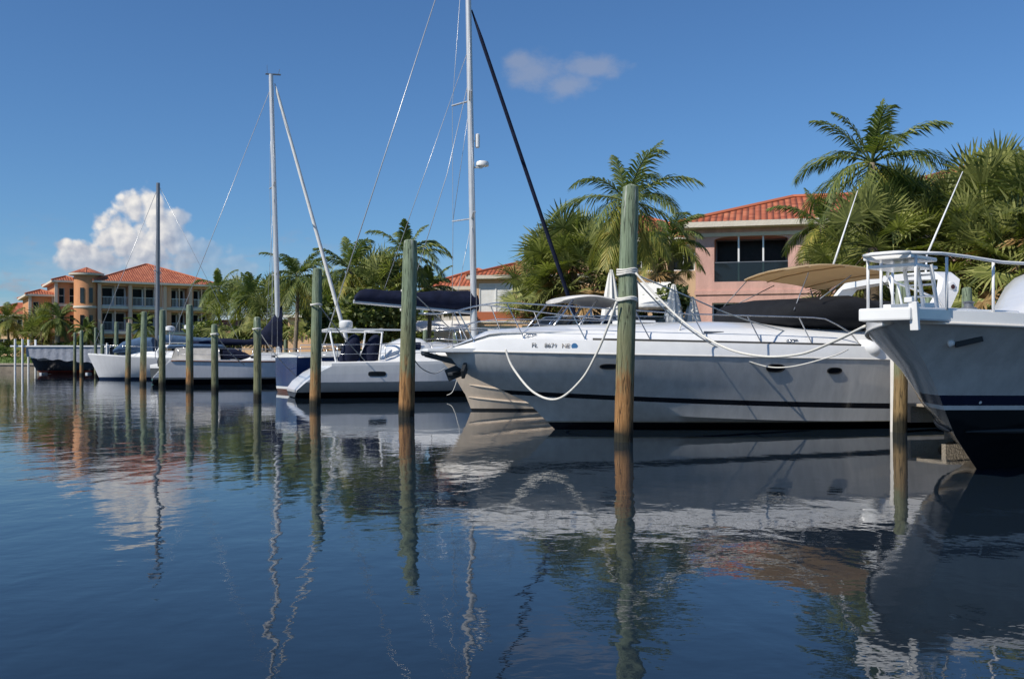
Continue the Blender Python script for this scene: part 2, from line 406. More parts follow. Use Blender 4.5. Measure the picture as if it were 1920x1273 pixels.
# towering cumulus at the left: heaped puffs, lit from the upper left
bl = vmax([blob(270, 396, 46, 44), blob(222, 438, 44, 40), blob(285, 432, 52, 48), blob(192, 418, 24, 20), blob(262, 470, 70, 46), blob(338, 408, 26, 18),
           blob(330, 452, 40, 40), blob(150, 478, 40, 24), blob(120, 460, 17, 15), blob(205, 496, 90, 26), blob(300, 500, 90, 34), blob(385, 470, 50, 26), blob(420, 500, 70, 22)])
def puffs(dx, dy):
    mp = N(nt, 'ShaderNodeVectorMath', operation='ADD'); L(nt, cv.outputs[0], mp.inputs[0]); mp.inputs[1].default_value = (dx, dy, 0)
    nw = N(nt, 'ShaderNodeTexNoise', Scale=.9, Detail=5., Roughness=.6); L(nt, mp.outputs[0], nw.inputs['Vector'])
    wp = N(nt, 'ShaderNodeVectorMath', operation='MULTIPLY_ADD'); L(nt, nw.outputs['Color'], wp.inputs[0]); wp.inputs[1].default_value = (.55, .55, 0); L(nt, mp.outputs[0], wp.inputs[2])
    o = None
    for sc_, am in ((.80, .62), (1.9, .26), (4.2, .07)):
        v = N(nt, 'ShaderNodeTexVoronoi', Scale=sc_); v.voronoi_dimensions = '2D'; v.feature = 'SMOOTH_F1'; v.inputs['Smoothness'].default_value = .35; L(nt, wp.outputs[0], v.inputs['Vector'])
        q = math_(nt, 'MULTIPLY', math_(nt, 'SUBTRACT', .42, v.outputs['Distance']), am); o = q if o is None else math_(nt, 'ADD', o, q)
    n = N(nt, 'ShaderNodeTexNoise', Scale=2.2, Detail=8., Roughness=.65); L(nt, mp.outputs[0], n.inputs['Vector'])
    return math_(nt, 'ADD', o, math_(nt, 'MULTIPLY', math_(nt, 'SUBTRACT', n.outputs[0], .5), .34))
nA = puffs(0, 0); nB = puffs(-.24, .24)
dens = math_(nt, 'ADD', math_(nt, 'MINIMUM', bl, .55), math_(nt, 'MULTIPLY', nA, 1.15))
fader = smooth(azim, -16.9, -19.6)
al = smooth(dens, -.08, .42)
al = math_(nt, 'MULTIPLY', math_(nt, 'MULTIPLY', al, math_(nt, 'ADD', math_(nt, 'MULTIPLY', smooth(elev, 3.4, 6.2), .62), .38)), math_(nt, 'ADD', math_(nt, 'MULTIPLY', fader, .70), .30))
lit = math_(nt, 'ADD', math_(nt, 'ADD', math_(nt, 'MULTIPLY', math_(nt, 'SUBTRACT', nA, nB), 1.15), math_(nt, 'MULTIPLY', smooth(elev, 4.2, 8.6), .42)), math_(nt, 'MULTIPLY', smooth(azim, -17.6, -20.5), .30))
cc = ramp(nt, lit, [(.0, (.36, .40, .50)), (.4, (.54, .56, .62)), (.95, (.90, .87, .83))])
cc = mixc(nt, 1.0, cc, (10., 10., 10.), 'MULTIPLY')
skyc = mixc(nt, al, skyc, cc)
# a small wisp higher up
bw = vmax([blob(1010, 135, 70, 42), blob(1110, 125, 75, 26), blob(1060, 160, 70, 30), blob(975, 115, 40, 22)])
dw = math_(nt, 'ADD', bw, math_(nt, 'MULTIPLY', math_(nt, 'SUBTRACT', nz(.55, 8., .6, (4.2, 2.2, 0), (1, 1.5, 1)), .55), 1.7))
skyc = mixc(nt, math_(nt, 'MULTIPLY', smooth(dw, -.15, .75), .36), skyc, (4.6, 4.5, 4.7))
L(nt, skyc, bg.inputs[0]); bg.inputs[1].default_value = SK
sc.view_settings.view_transform = 'Standard'; sc.view_settings.look = 'None'
sc.view_settings.exposure = 0; sc.view_settings.gamma = 1
sc.cycles.use_denoising = True
sc.cycles.max_bounces = 8; sc.cycles.transparent_max_bounces = 16

# ---------------------------------------------------------------- water
def water_mat():
    m, nt, b = newmat('canal_water')
    b.inputs['Base Color'].default_value = (.010, .018, .028, 1)
    b.inputs['Roughness'].default_value = .015; b.inputs['IOR'].default_value = 1.33
    tc = N(nt, 'ShaderNodeTexCoord')
    def wave(scale, st, rot, det, rough, dist=0.):
        mp = N(nt, 'ShaderNodeMapping'); mp.inputs['Rotation'].default_value = (0, 0, R(rot)); mp.inputs['Scale'].default_value = st
        L(nt, tc.outputs['Object'], mp.inputs[0])
        n = N(nt, 'ShaderNodeTexNoise', Scale=scale, Detail=det, Roughness=rough, Distortion=dist); L(nt, mp.outputs[0], n.inputs['Vector'])
        return math_(nt, 'SUBTRACT', n.outputs[0], .5)
    swell = wave(.55, (1.0, .85, 1), 22, 1.5, .45)
    rip = wave(2.1, (1.25, .75, 1), -28, 2.5, .5, .3)
    fine = wave(6.5, (.75, 1.25, 1), -30, 3., .55)
    patch = N(nt, 'ShaderNodeTexNoise', Scale=.10, Detail=3.); L(nt, tc.outputs['Object'], patch.inputs['Vector'])
    sp = N(nt, 'ShaderNodeSeparateXYZ'); L(nt, tc.outputs['Object'], sp.inputs[0])
    # calmer among the boats, livelier out in the open canal
    calm = N(nt, 'ShaderNodeMapRange'); calm.interpolation_type = 'SMOOTHSTEP'
    L(nt, math_(nt, 'ADD', math_(nt, 'MULTIPLY', sp.outputs[1], .47), math_(nt, 'MULTIPLY', sp.outputs[0], .88)), calm.inputs[0])
    calm.inputs[1].default_value = 2.5; calm.inputs[2].default_value = 9.5; calm.inputs[3].default_value = 1.0; calm.inputs[4].default_value = .17
    pm = N(nt, 'ShaderNodeMapRange'); L(nt, patch.outputs[0], pm.inputs[0]); pm.inputs[1].default_value = .35; pm.inputs[2].default_value = .65; pm.inputs[3].default_value = .55; pm.inputs[4].default_value = 1.2
    h = math_(nt, 'ADD', math_(nt, 'MULTIPLY', swell, SWELL), math_(nt, 'ADD', math_(nt, 'MULTIPLY', rip, RIP), math_(nt, 'MULTIPLY', fine, FINE)))
    h = math_(nt, 'MULTIPLY', math_(nt, 'MULTIPLY', h, calm.outputs[0]), pm.outputs[0])
    bp = N(nt, 'ShaderNodeBump', Distance=1.0, Strength=1.0); L(nt, h, bp.inputs['Height']); L(nt, bp.outputs[0], b.inputs['Normal'])
    return m
SWELL, RIP, FINE = .0170, .0080, .0015
mb = MB(); mb.face([(-4000, -300, 0), (4000, -300, 0), (4000, 6000, 0), (-4000, 6000, 0)])
tag(mb.build('water', water_mat()), kind='structure')

# ---------------------------------------------------------------- land
RU, RV = Vector((-.47, .883, 0)), Vector((.883, .47, 0))
def shore(t, inl=18.0):
    p = Vector((1.77, 15.56, 0))+RV*inl+RU*t
    return p
GZ = .88
A, B_ = shore(-75), shore(102)
C_, D_ = Vector((-57, 117, 0)), Vector((-400, 150, 0))
edge = [A, B_, C_, D_]
def lawn_mat():
    m, nt, b = newmat('lawn_ground')
    tc = N(nt, 'ShaderNodeTexCoord')
    n = N(nt, 'ShaderNodeTexNoise', Scale=.35, Detail=8., Roughness=.7); L(nt, tc.outputs['Object'], n.inputs['Vector'])
    L(nt, ramp(nt, n.outputs[0], [(.3, (.075, .115, .025)), (.5, (.12, .18, .035)), (.7, (.18, .22, .06))]), b.inputs['Base Color'])
    b.inputs['Roughness'].default_value = .95
    n2 = N(nt, 'ShaderNodeTexNoise', Scale=9., Detail=5.); L(nt, tc.outputs['Object'], n2.inputs['Vector'])
    bp = N(nt, 'ShaderNodeBump', Distance=.08); L(nt, n2.outputs[0], bp.inputs['Height']); L(nt, bp.outputs[0], b.inputs['Normal'])
    return m
# strips parallel to the wall, offsets inland
def inland(d):
    # edge polyline pushed inland by d
    n0 = RV; out = []
    e1 = (B_-A).normalized(); e2 = (C_-B_).normalized(); e3 = (D_-C_).normalized()
    nn = [Vector((e.y, -e.x, 0)) for e in (e1, e2, e3)]
    nn = [n if (n.dot(Vector((.6, .8, 0))) > 0) else -n for n in nn]
    def mit(a, b):
        m = (a+b).normalized(); return m/max(.3, m.dot(a))
    return [A+nn[0]*d, B_+mit(nn[0], nn[1])*d, C_+mit(nn[1], nn[2])*d, D_+nn[2]*d]
mb = MB()
offs = [(.35, GZ), (3, GZ+.35), (8, GZ+.85), (16, GZ+1.1), (30, GZ+1.2), (1800, GZ+1.2)]
lines = []
for d, z in offs:
    lines.append([Vector((p.x, p.y, z)) for p in (inland(d) if d < 1000 else [Vector((3500, -300, 0)), Vector((3500, 6000, 0)), Vector((-1500, 6000, 0)), Vector((-3500, 1400, 0))])])
for a, b in zip(lines, lines[1:]):
    for k in range(3): mb.face([a[k], a[k+1], b[k+1], b[k]])
tag(mb.build('ground', lawn_mat(), smooth=60), kind='structure')
def gz(x, y):
    p = Vector((x, y, 0)); best = 1e9
    for a, b in zip(edge, edge[1:]):
        ab = b-a; u = max(0, min(1, (p-a).dot(ab)/ab.length_squared)); best = min(best, (a+ab*u-p).length)
    xs = [(.0, GZ), (3, GZ+.35), (8, GZ+.85), (16, GZ+1.1), (30, GZ+1.2), (1e5, GZ+1.2)]
    for (d0, z0), (d1, z1) in zip(xs, xs[1:]):
        if best <= d1: return z0+(z1-z0)*(best-d0)/(d1-d0)
    return GZ+1.2
mb = MB()
i0, i1 = inland(0), inland(.38)
for k in range(3):
    a, b, c, d = i0[k], i0[k+1], i1[k+1], i1[k]
    mb.prism([(a.x, a.y, -1), (b.x, b.y, -1), (c.x, c.y, -1), (d.x, d.y, -1)], 1+GZ-.02)
swo = mb.build('seawall', M['seawall'])
tag(swo, 'long brown concrete seawall holding the lawns behind all the moored boats', 'seawall')
mb = MB(); j0, j1 = inland(-.12), inland(.5)
for k in range(3):
    a, b, c, d = j0[k], j0[k+1], j1[k+1], j1[k]
    mb.prism([(a.x, a.y, GZ-.016), (b.x, b.y, GZ-.016), (c.x, c.y, GZ-.016), (d.x, d.y, GZ-.016)], .2)
mb.build('wall_cap', M['concrete'], swo)
# ---------------------------------------------------------------- hull tools
class Hull:
    """key rows from the keel to the sheer; every row runs from the stern (t=0) to its own point on the stem (t=1)"""
    def __init__(s, rows, n=44):
        s.rows = rows; s.ts = [1-(1-i/n)**1.55 for i in range(n+1)]
    def pt(s, j, t):
        r = s.rows[j]
        t0 = r.get('t0', .35)
        k = max(0, (t-t0)/(1-t0))
        y = r['y']*(1-k**r.get('p', 2))
        ta = r.get('ta', 0)                      # narrowing at the stern
        if ta: y *= 1-ta*max(0, 1-t/.45)**2
        z = r['z']+(r['zb']-r['z'])*t**r.get('q', 2.2)+r.get('sag', 0)*math.sin(math.pi*t)
        if 'zs' in r: z += (r['zs']-r['z'])*max(0, 1-t/.35)**2
        return Vector((r.get('xs', 0)+(r['xb']-r.get('xs', 0))*t, y, z))
    def at_x(s, j, x):
        r = s.rows[j]; t = (x-r.get('xs', 0))/(r['xb']-r.get('xs', 0)); return s.pt(j, max(0, min(1, t)))
    def side(s, x, z):
        """the point of the +y skin at length x and height z, with its outward normal"""
        def q(x, z):
            for j in range(len(s.rows)-1):
                a, b = s.at_x(j, x), s.at_x(j+1, x)
                if a.z <= z <= b.z:
                    k = (z-a.z)/(b.z-a.z); return Vector((x, a.y+(b.y-a.y)*k, z))
            return s.at_x(len(s.rows)-1, x)
        p = q(x, z); dx = q(x+.1, z)-q(x-.1, z); dz = q(x, z+.04)-q(x, z-.04)
        n = dx.cross(dz); n.normalize()
        if n.y < 0: n = -n
        return p, n, dx.normalized()
    def mesh(s, transom=True):
        mb = MB(); n = len(s.rows)
        rings = []
        for t in s.ts:
            P = [s.pt(j, t) for j in range(n)]
            rings.append(P)
        for sg in (1, -1):
            for a, b in zip(rings, rings[1:]):
                for j in range(n-1):
                    mb.face([(p.x, sg*p.y, p.z) for p in (a[j], a[j+1], b[j+1], b[j])])
        if transom:
            P = rings[0]
            for j in range(n-1):
                a, b = P[j], P[j+1]
                if b.y > 1e-4: mb.face([(a.x, a.y, a.z), (b.x, b.y, b.z), (b.x, -b.y, b.z), (a.x, -a.y, a.z)] if a.y > 1e-4 else [(b.x, b.y, b.z), (b.x, -b.y, b.z), (a.x, 0, a.z)])
        return mb
    def deck(s, prof, t0=0., t1=1., n=40):
        """prof(t, S) -> list of (y, z) from the sheer inwards; mirrored; closes on the centre line"""
        mb = MB(); rings = []
        for i in range(n+1):
            t = t0+(t1-t0)*(1-(1-i/n)**1.5)
            S = s.pt(-1, t); P = prof(t, S)
            rings.append([Vector((S.x, y, z)) for y, z in P])
        for sg in (1, -1):
            for a, b in zip(rings, rings[1:]):
                for j in range(len(a)-1):
                    mb.face([(p.x, sg*p.y, p.z) for p in (a[j], a[j+1], b[j+1], b[j])])
        for ring in (rings[0], rings[-1]):
            mb.face([(p.x, p.y, p.z) for p in ring]+[(p.x, -p.y, p.z) for p in ring[::-1][1:]])
        return mb
    def rail(s, j, r, x0, x1, dz=0, dy=0, n=30, sides=(1, -1), k=6):
        mb = MB()
        for sg in sides:
            pts = []
            for i in range(n+1):
                x = x0+(x1-x0)*i/n; p = s.at_x(j, x); pts.append((p.x, sg*(p.y+dy), p.z+dz))
            mb.tube(pts, r, k)
        return mb
def catenary(a, b, sag, n=18, side=None):
    a, b = Vector(a), Vector(b); out = []
    for i in range(n+1):
        k = i/n; p = a.lerp(b, k); p.z -= sag*4*k*(1-k)
        if side: p += Vector(side)*4*k*(1-k)
        out.append(p)
    return out
def superring(cx, hy, z0, z1, e=3.2, n=22, cy=0):
    out = []
    for i in range(n):
        a = 2*math.pi*i/n; c, s_ = math.cos(a), math.sin(a)
        out.append((cx, cy+hy*math.copysign(abs(c)**(2/e), c), (z0+z1)/2+(z1-z0)/2*math.copysign(abs(s_)**(2/e), s_)))
    return out
def place_from_stem(stem_xy, xwl, th):
    """origin and turn for a boat whose bow points left and towards the camera"""
    d = Vector((-math.cos(th), -math.sin(th), 0))
    o = Vector((stem_xy[0], stem_xy[1], 0))-d*xwl
    return o, math.pi+th
def text_on(name, s_, size, loc, rot, mat, parent, ext=.002):
    cu = bpy.data.curves.new(name, 'FONT'); cu.body = s_; cu.size = size; cu.extrude = ext; cu.align_x = 'CENTER'; cu.align_y = 'CENTER'
    t_ = bpy.data.objects.new('text_source', cu); COL.objects.link(t_)
    bpy.context.view_layer.update(); me = bpy.data.meshes.new_from_object(t_.evaluated_get(bpy.context.evaluated_depsgraph_get()))
    bpy.data.objects.remove(t_); me.materials.clear(); me.materials.append(mat)
    o = bpy.data.objects.new(name, me); COL.objects.link(o); o.parent = parent
    o.matrix_local = Matrix.Translation(loc) @ rot.to_4x4(); return o
def frame_on(tx, nrm):
    """rotation: text runs along tx, faces nrm"""
    n = nrm.normalized(); x = (tx-n*tx.dot(n)).normalized(); y = n.cross(x)
    return Matrix((x, y, n)).transposed()

# ================================================================ the grey-shaded white motor yacht in the middle
TH = R(18)
yo, yr = place_from_stem((.79, 18.4), 10.9, TH)
yacht = empty('motor_yacht', yo, yr)
tag(yacht, 'long white motor yacht with black canvas cover, tan bimini and thin black hull stripe', 'yacht')
HY = Hull([
    dict(xb=9.4, z=-.75, zb=-.5, y=0.0),
    dict(xb=10.9, z=-.12, zb=.0, y=1.35, p=1.55, t0=.25, q=3),
    dict(xb=11.42, z=.13, zb=.50, y=1.80, p=2.1, t0=.37, q=4.0),
    dict(xb=11.95, z=.42, zb=.74, y=1.85, p=2.15, t0=.37),
    dict(xb=12.5, z=.72, zb=.98, y=1.90, p=2.25, t0=.37),
    dict(xb=12.85, z=1.0, zb=1.22, y=1.95, p=2.4, t0=.37),
    dict(xb=13.0, z=1.23, zb=1.43, y=2.0, p=2.6, t0=.37, q=1.6),
])
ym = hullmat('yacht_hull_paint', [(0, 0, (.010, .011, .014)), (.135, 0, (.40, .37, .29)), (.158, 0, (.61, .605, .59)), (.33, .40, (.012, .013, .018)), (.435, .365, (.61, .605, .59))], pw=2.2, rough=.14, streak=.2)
HY.mesh().build('hull', ym, yacht, smooth=32)
def yprof(t, S):
    f = max(0., 1-t)                                   # how far back from the bow
    up = min(1., f/.06)**.8
    hb = .245*up                                       # topside band
    hc = (.05+.24*min(1, f/.40))*min(1., f/.07)
    crown = (.03+.10*min(1, f/.16)+.05*min(1, f/.4))*min(1., f/.05)
    y = S.y
    return [(y, S.z), (y*1.0, S.z+.03), (max(0, y-.055*up), S.z+hb), (max(0, y*.99-.085), S.z+hb+.012), (max(0, y*.97-.10), S.z+hb+.02),
            (max(0, y*.93-.14), S.z+hb+hc*.55), (max(0, y*.86-.17), S.z+hb+hc*.92), (y*.70, S.z+hb+hc+.02), (y*.35, S.z+hb+hc+crown*.75), (0, S.z+hb+hc+crown)]
HY.deck(yprof).build('deck', M['white'], yacht, smooth=50)
HY.rail(6, .020, .05, 12.95, dz=.012, dy=-.004).build('rub_rail', M['offwhite'], yacht, smooth=180)
mb = MB()
for sg in (1, -1):
    pts = []
    for i in range(31):
        x = .6+(10.6-.6)*i/30; t = x/13.0; S = HY.pt(6, t); q = yprof(t, S)[4]; pts.append((x, sg*(q[0]+.045), q[1]+.005))
    mb.tube(pts, .022, 6)
mb.build('groove_line', plain('dark_groove', (.05, .05, .05), .7), yacht, smooth=180)
# bow pulpit plank, anchor roller and anchor
mb = MB()
mb.loft([[(11.9, -.34, 1.41), (11.9, .34, 1.41), (11.9, .34, 1.50), (11.9, -.34, 1.50)], [(12.9, -.26, 1.41), (12.9, .26, 1.41), (12.9, .26, 1.49), (12.9, -.26, 1.49)],
         [(13.35, -.20, 1.42), (13.35, .20, 1.42), (13.35, .20, 1.48), (13.35, -.20, 1.48)], [(13.42, -.1, 1.43), (13.42, .1, 1.43), (13.42, .1, 1.47), (13.42, -.1, 1.47)]])
mb.build('bow_platform', M['white'], yacht, bevel=.015)
mb = MB()
mb.beam((13.35, 0, 1.38), (12.55, 0, 1.18), .05, .09); mb.beam((12.55, -.02, 1.16), (12.95, -.02, 1.0), .05, .22); mb.beam((12.55, -.22, 1.10), (12.95, .22, 1.03), .10, .05)
mb.beam((12.6, .02, 1.2), (12.75, .33, 1.02), .06, .16); mb.tube([(13.35, -.14, 1.40), (13.35, .14, 1.40)], .05, 10)
mb.build('anchor', plain('galvanised_anchor', (.06, .065, .07), .5, .6), yacht, bevel=.008)
# hatch, vents and a search light on the foredeck
mb = MB(); mb.box((9.3, .0, 0), (.62, .62, .05)); hx = mb.build('deck_hatch', M['whitemetal'], yacht, bevel=.015); S = HY.at_x(6, 9.3); hx.location = (0, 0, yprof(9.3/13, S)[-1][1]+.02)
mb = MB(); mb.box((9.3, 0, .028), (.50, .50, .02)); mb.build('hatch_glass', M['glass'], hx, bevel=.005)
for x in (8.4, 3.0):
    for sg in (1, -1):
        S = HY.at_x(6, x); q0, q1 = yprof(x/13, S)[5], yprof(x/13, S)[6]
        MB().beam((x-.2, sg*((q0[0]+q1[0])/2+.005), (q0[1]+q1[1])/2), (x+.2, sg*((q0[0]+q1[0])/2+.005), (q0[1]+q1[1])/2), .02, .05).build('vent', M['dkalu'], yacht, bevel=.006)
# bow rail
def rail_pt(x, h, out=.0):
    S = HY.at_x(6, min(x, 12.95)); t = min(x, 12.95)/13.0; P = yprof(t, S)
    y = P[4][0] if x < 12.4 else max(.0, P[4][0])
    return Vector((x, y+out, P[4][1]+h))
mb = MB(); xs_top = [5.6+i*.25 for i in range(31)]
for sg in (1, -1):
    pts = []
    for x in xs_top:
        h = .62 if x > 6.4 else .62*((x-5.6)/.8)**.6+.0
        p = rail_pt(x, h*(.78 if x < 9 else .78+.22*min(1, (x-9)/3)), .02); pts.append((x, sg*max(p.y, .16), p.z))
    mb.tube(pts, .013, 6)
    pts = [(x, sg*max(rail_pt(x, .35, .02).y, .16), rail_pt(x, .33).z) for x in [10.4+i*.25 for i in range(12)]]
    mb.tube(pts, .008, 6)
p = rail_pt(13.1, .62, .02); mb.tube([(xs_top[-1], .16+.0, p.z), (13.38, .16, p.z+.0), (13.46, 0, p.z), (13.38, -.16, p.z), (xs_top[-1], -.16, p.z)], .013, 6)
mb.build('bow_rail', M['steel'], yacht, smooth=180)
for x in (6.6, 7.6, 8.6, 9.6, 10.7, 11.7, 12.5):
    for sg in (1, -1):
        b_ = rail_pt(x, -.01); tp = rail_pt(x+.28, .60*(.78 if x < 9 else .78+.22*min(1, (x+.28-9)/3)), .02)
        m_ = MB(); m_.tube([(b_.x, sg*max(b_.y, .12), b_.z), (tp.x, sg*max(tp.y, .16), tp.z)], .011, 6); m_.lathe([(.035, 0), (.03, .03)], (b_.x, sg*max(b_.y, .12), b_.z-.01), 8)
        m_.build('stanchion', M['steel'], yacht, smooth=60)
# lower stanchions leaning on the topside band
# black canvas cockpit cover
rings = []
for x, hy, z0, z1 in ((7.0, .8, 1.98, 2.16), (6.92, 1.2, 1.95, 2.30), (6.7, 1.48, 1.88, 2.44), (6.3, 1.62, 1.84, 2.45), (5.8, 1.70, 1.80, 2.51), (5.3, 1.72, 1.80, 2.54), (4.9, 1.72, 1.80, 2.44), (4.6, 1.72, 1.80, 2.44), (4.4, 1.70, 1.80, 2.36), (4.25, 1.6, 1.80, 2.1)):
    rings.append([(a, b, c+.03*mnoise.noise((a*1.3, b*1.7, c))) for a, b, c in superring(x, hy, z0, z1, 3.6, 28)])
MB().loft(rings).build('cockpit_cover', M['blackcloth'], yacht, smooth=70)
# tan bimini, seen from below
mb = MB(); NX, NY = 16, 14; top = []; bot = []
for i in range(NX+1):
    u = i/NX; x = 6.45-u*2.05; rt, rb = [], []
    hw = 1.34*(1-.30*max(0, (u-.75)/.25)**2.2)*(1-.42*max(0, (.30-u)/.30)**2.0)
    for j in range(NY+1):
        v = -1+2*j/NY
        z = 3.08-.13*u+.06*math.sin(math.pi*u)-.05*abs(v)**2.6-.05*max(0, (.2-u)/.2)**1.5+.010*mnoise.noise((x*2, v*3, 0))+.045*v-.05*max(0, (u-.8)/.2)
        rt.append((x, v*hw, z)); rb.append((x, v*hw, z-.022))
    top.append(rt); bot.append(rb)
for g in (top, bot):
    for a, b in zip(g, g[1:]):
        for j in range(NY): mb.face([a[j], a[j+1], b[j+1], b[j]])
for i in range(NX):
    for j in (0, NY): mb.face([top[i][j], top[i+1][j], bot[i+1][j], bot[i][j]])
for j in range(NY):
    for i in (0, NX): mb.face([top[i][j], top[i][j+1], bot[i][j+1], bot[i][j]])
bim = mb.build('bimini_top', M['tancloth'], yacht, smooth=60)
for x in (6.2, 5.5, 4.7):
    i = round((6.45-x)/2.05*NX); MB().tube([(p[0], p[1], p[2]-.02) for p in bot[i]], .012, 6).build('cross_tube', M['tancloth'], bim, smooth=180)
for sg in (1, -1):
    for a, b in (((6.2, 1.1*sg, 2.93), (6.75, 1.45*sg, 2.2)), ((5.4, 1.3*sg, 2.88), (6.3, 1.6*sg, 2.4)), ((4.6, 1.15*sg, 2.82), (4.0, 1.65*sg, 2.0))):
        MB().tube([a, b], .011, 6).build('support_pole', M['dkalu'], bim, smooth=180)
# radar arch with its round light, and two antennas
mb = MB()
for sg in (1, -1):
    sec = []
    for x, y, z, wx, wy in ((4.15, 1.78, 1.75, .60, .12), (3.80, 1.74, 2.2, .46, .12), (3.50, 1.68, 2.60, .40, .13), (3.36, 1.56, 2.84, .38, .16), (3.34, 1.3, 2.93, .38, .16), (3.34, .7, 2.96, .38, .14), (3.34, 0, 2.97, .38, .14)):
        dz = .07 if y < 1.5 else 0
        sec.append([(x-wx/2, sg*(y-wy/2), z-dz), (x+wx/2, sg*(y-wy/2), z-dz), (x+wx/2, sg*(y+wy/2), z+dz), (x-wx/2, sg*(y+wy/2), z+dz)])
    mb.loft(sec)
arch = mb.build('radar_arch', M['white'], yacht, smooth=50)
mb = MB(); mb.lathe([(.09, 0), (.11, .03), (.10, .07), (.05, .09)], (3.44, 1.66, 2.68), 16, 'y'); mb.build('arch_light', M['whitemetal'], arch, smooth=40)
mb = MB(); mb.lathe([(.04, 0), (.045, .02)], (3.44, 1.745, 2.68), 12, 'y'); mb.build('lens', plain('dark_red_lens', (.05, .012, .012), .2), arch)
mi = (Matrix.Translation(yo) @ Matrix.Rotation(yr, 4, 'Z')).inverted()
for px0, py0, px1, py1, Y in ((1562, 498, 1608, 358, 21.2), (1738, 478, 1805, 322, 20.4)):
    a, b = mi @ at(px0, py0, Y), mi @ at(px1, py1, Y+.5)
    an = MB().tube([a, a.lerp(b, .3), b], [.022, .019, .009], 8).build('antenna', M['whitemetal'], yacht, smooth=180)
    ft = (a.x-.0, a.y, 2.95) if px0 < 1700 else (3.34, .9, 2.98)
    MB().tube([ft, a], .02, 6).build('antenna_mount', M['whitemetal'], an, smooth=180)
# portholes in the hull side
for x, z, wd, ht in ((10.32, 1.17, .34, .10), (7.40, 1.14, .36, .15), (6.23, 1.09, .30, .12)):
    for sg in (1, -1):
        p, n, tx = HY.side(x, z); r3 = frame_on(tx, n)
        fr = MB(); gl = MB(); o0, o1, g0 = [], [], []
        for k in range(24):
            a = 2*math.pi*k/24; e = 2/2.5
            cx, cy = math.copysign(abs(math.cos(a))**e, math.cos(a)), math.copysign(abs(math.sin(a))**e, math.sin(a))
            f_ = lambda sx, sy, d: p+r3 @ Vector((cx*sx, cy*sy, d))
            o0.append((f_(wd/2, ht/2, .004), f_(wd/2, ht/2, .022), f_(wd/2*.86, ht/2*.8, .022), f_(wd/2*.86, ht/2*.8, .006)))
        for k in range(24):
            A_, B2 = o0[k], o0[(k+1) % 24]
            for q in range(3): fr.face([(v.x, sg*v.y, v.z) for v in (A_[q], B2[q], B2[q+1], A_[q+1])])
        gl.face([(v.x, sg*v.y, v.z) for v in [q[3] for q in o0]])
        po = fr.build('porthole', M['black'], yacht, smooth=40); gl.build('pane', M['glass'], po, recalc=False)
# registration number and decal on the topside band, both bows
ink = plain('grey_lettering', (.10, .10, .10), .6)
for s_, x, sz, mt in (('FL', 11.56, .115, ink), ('8671', 11.30, .115, ink), ('NE', 11.06, .115, plain('faded_lettering', (.26, .22, .18), .6))):
    S = HY.at_x(6, x); q0, q1 = yprof(x/13., S)[1], yprof(x/13., S)[2]
    S2 = HY.at_x(6, x-.2); tx = Vector((-.2, S2.y-S.y, S2.z-S.z)).normalized(); n = Vector((-tx.y, tx.x, 0)); n = n if n.y > 0 else -n
    tx = -tx if False else tx
    p = Vector((x, (q0[0]+q1[0])/2, (q0[1]+q1[1])/2))+n*.012
    text_on('registration_number', s_, sz, p, frame_on(tx, n), mt, yacht)
x = 10.92; S = HY.at_x(6, x); q0, q1 = yprof(x/13., S)[1], yprof(x/13., S)[2]
S2 = HY.at_x(6, x-.2); tx = Vector((-.2, S2.y-S.y, 0)).normalized(); n = Vector((-tx.y, tx.x, 0)); n = n if n.y > 0 else -n
p = Vector((x, (q0[0]+q1[0])/2, (q0[1]+q1[1])/2))+n*.008; r3 = frame_on(tx, n)
mb = MB(); mb.face([p+r3 @ Vector((.055*math.cos(a*math.pi/10), .055*math.sin(a*math.pi/10), 0)) for a in range(20)]); mb.build('decal', plain('blue_decal', (.05, .17, .36), .5), yacht, recalc=False)
# cleats
for x in (11.6, 7.0, 1.2):
    for sg in (1, -1):
        S = HY.at_x(6, x); q = yprof(x/13., S)[4]; c = Vector((x, sg*max(.1, q[0]-.03), q[1]))
        MB().tube([c+Vector((-.12, 0, .07)), c+Vector((.12, 0, .07))], .014, 6).tube([c+Vector((-.04, 0, 0)), c+Vector((-.04, 0, .07))], .014, 6).tube([c+Vector((.04, 0, 0)), c+Vector((.04, 0, .07))], .014, 6).build('cleat', M['steel'], yacht, smooth=180)

# ================================================================ the sport fishing boat cut by the right edge
so_, sr = place_from_stem((5.47, 11.67), 12.4, R(44))
sport = empty('sport_fishing_boat', so_, sr)
tag(sport, 'white sport boat at the right edge, navy stripe, black bottom and white pulpit', 'boat')
HS = Hull([
    dict(xs=3.4, xb=11.2, z=-.9, zb=-.75, y=0),
    dict(xs=3.4, xb=12.2, z=-.5, zb=-.18, y=1.1, p=1.5, t0=.2, q=3),
    dict(xs=3.4, xb=12.68, z=.05, zb=.14, y=1.65, p=1.7, t0=.25, q=3),
    dict(xs=3.4, xb=13.06, z=.42, zb=.40, y=1.95, p=2.1, t0=.30, q=3),
    dict(xs=3.4, xb=13.38, z=.72, zb=.74, y=2.03, p=2.3, t0=.34),
    dict(xs=3.4, xb=13.48, z=.80, zb=.86, y=2.05, p=2.32, t0=.34),
    dict(xs=3.4, xb=13.84, z=1.02, zb=1.22, y=2.10, p=2.4, t0=.35),
    dict(xs=3.4, xb=14.18, z=1.2, zb=1.46, y=2.16, p=2.5, t0=.36),
    dict(xs=3.4, xb=14.5, z=1.35, zb=1.66, y=2.22, p=2.65, t0=.37, q=1.4),
])
sm_ = hullmat('sport_hull_paint', [(0, 0, (.010, .012, .014)), (.655, .06, (.80, .80, .80)), (.705, .06, (.010, .014, .045)), (.81, .07, (.58, .575, .565))], pw=2, xl=13.3, rough=.12, streak=.22)
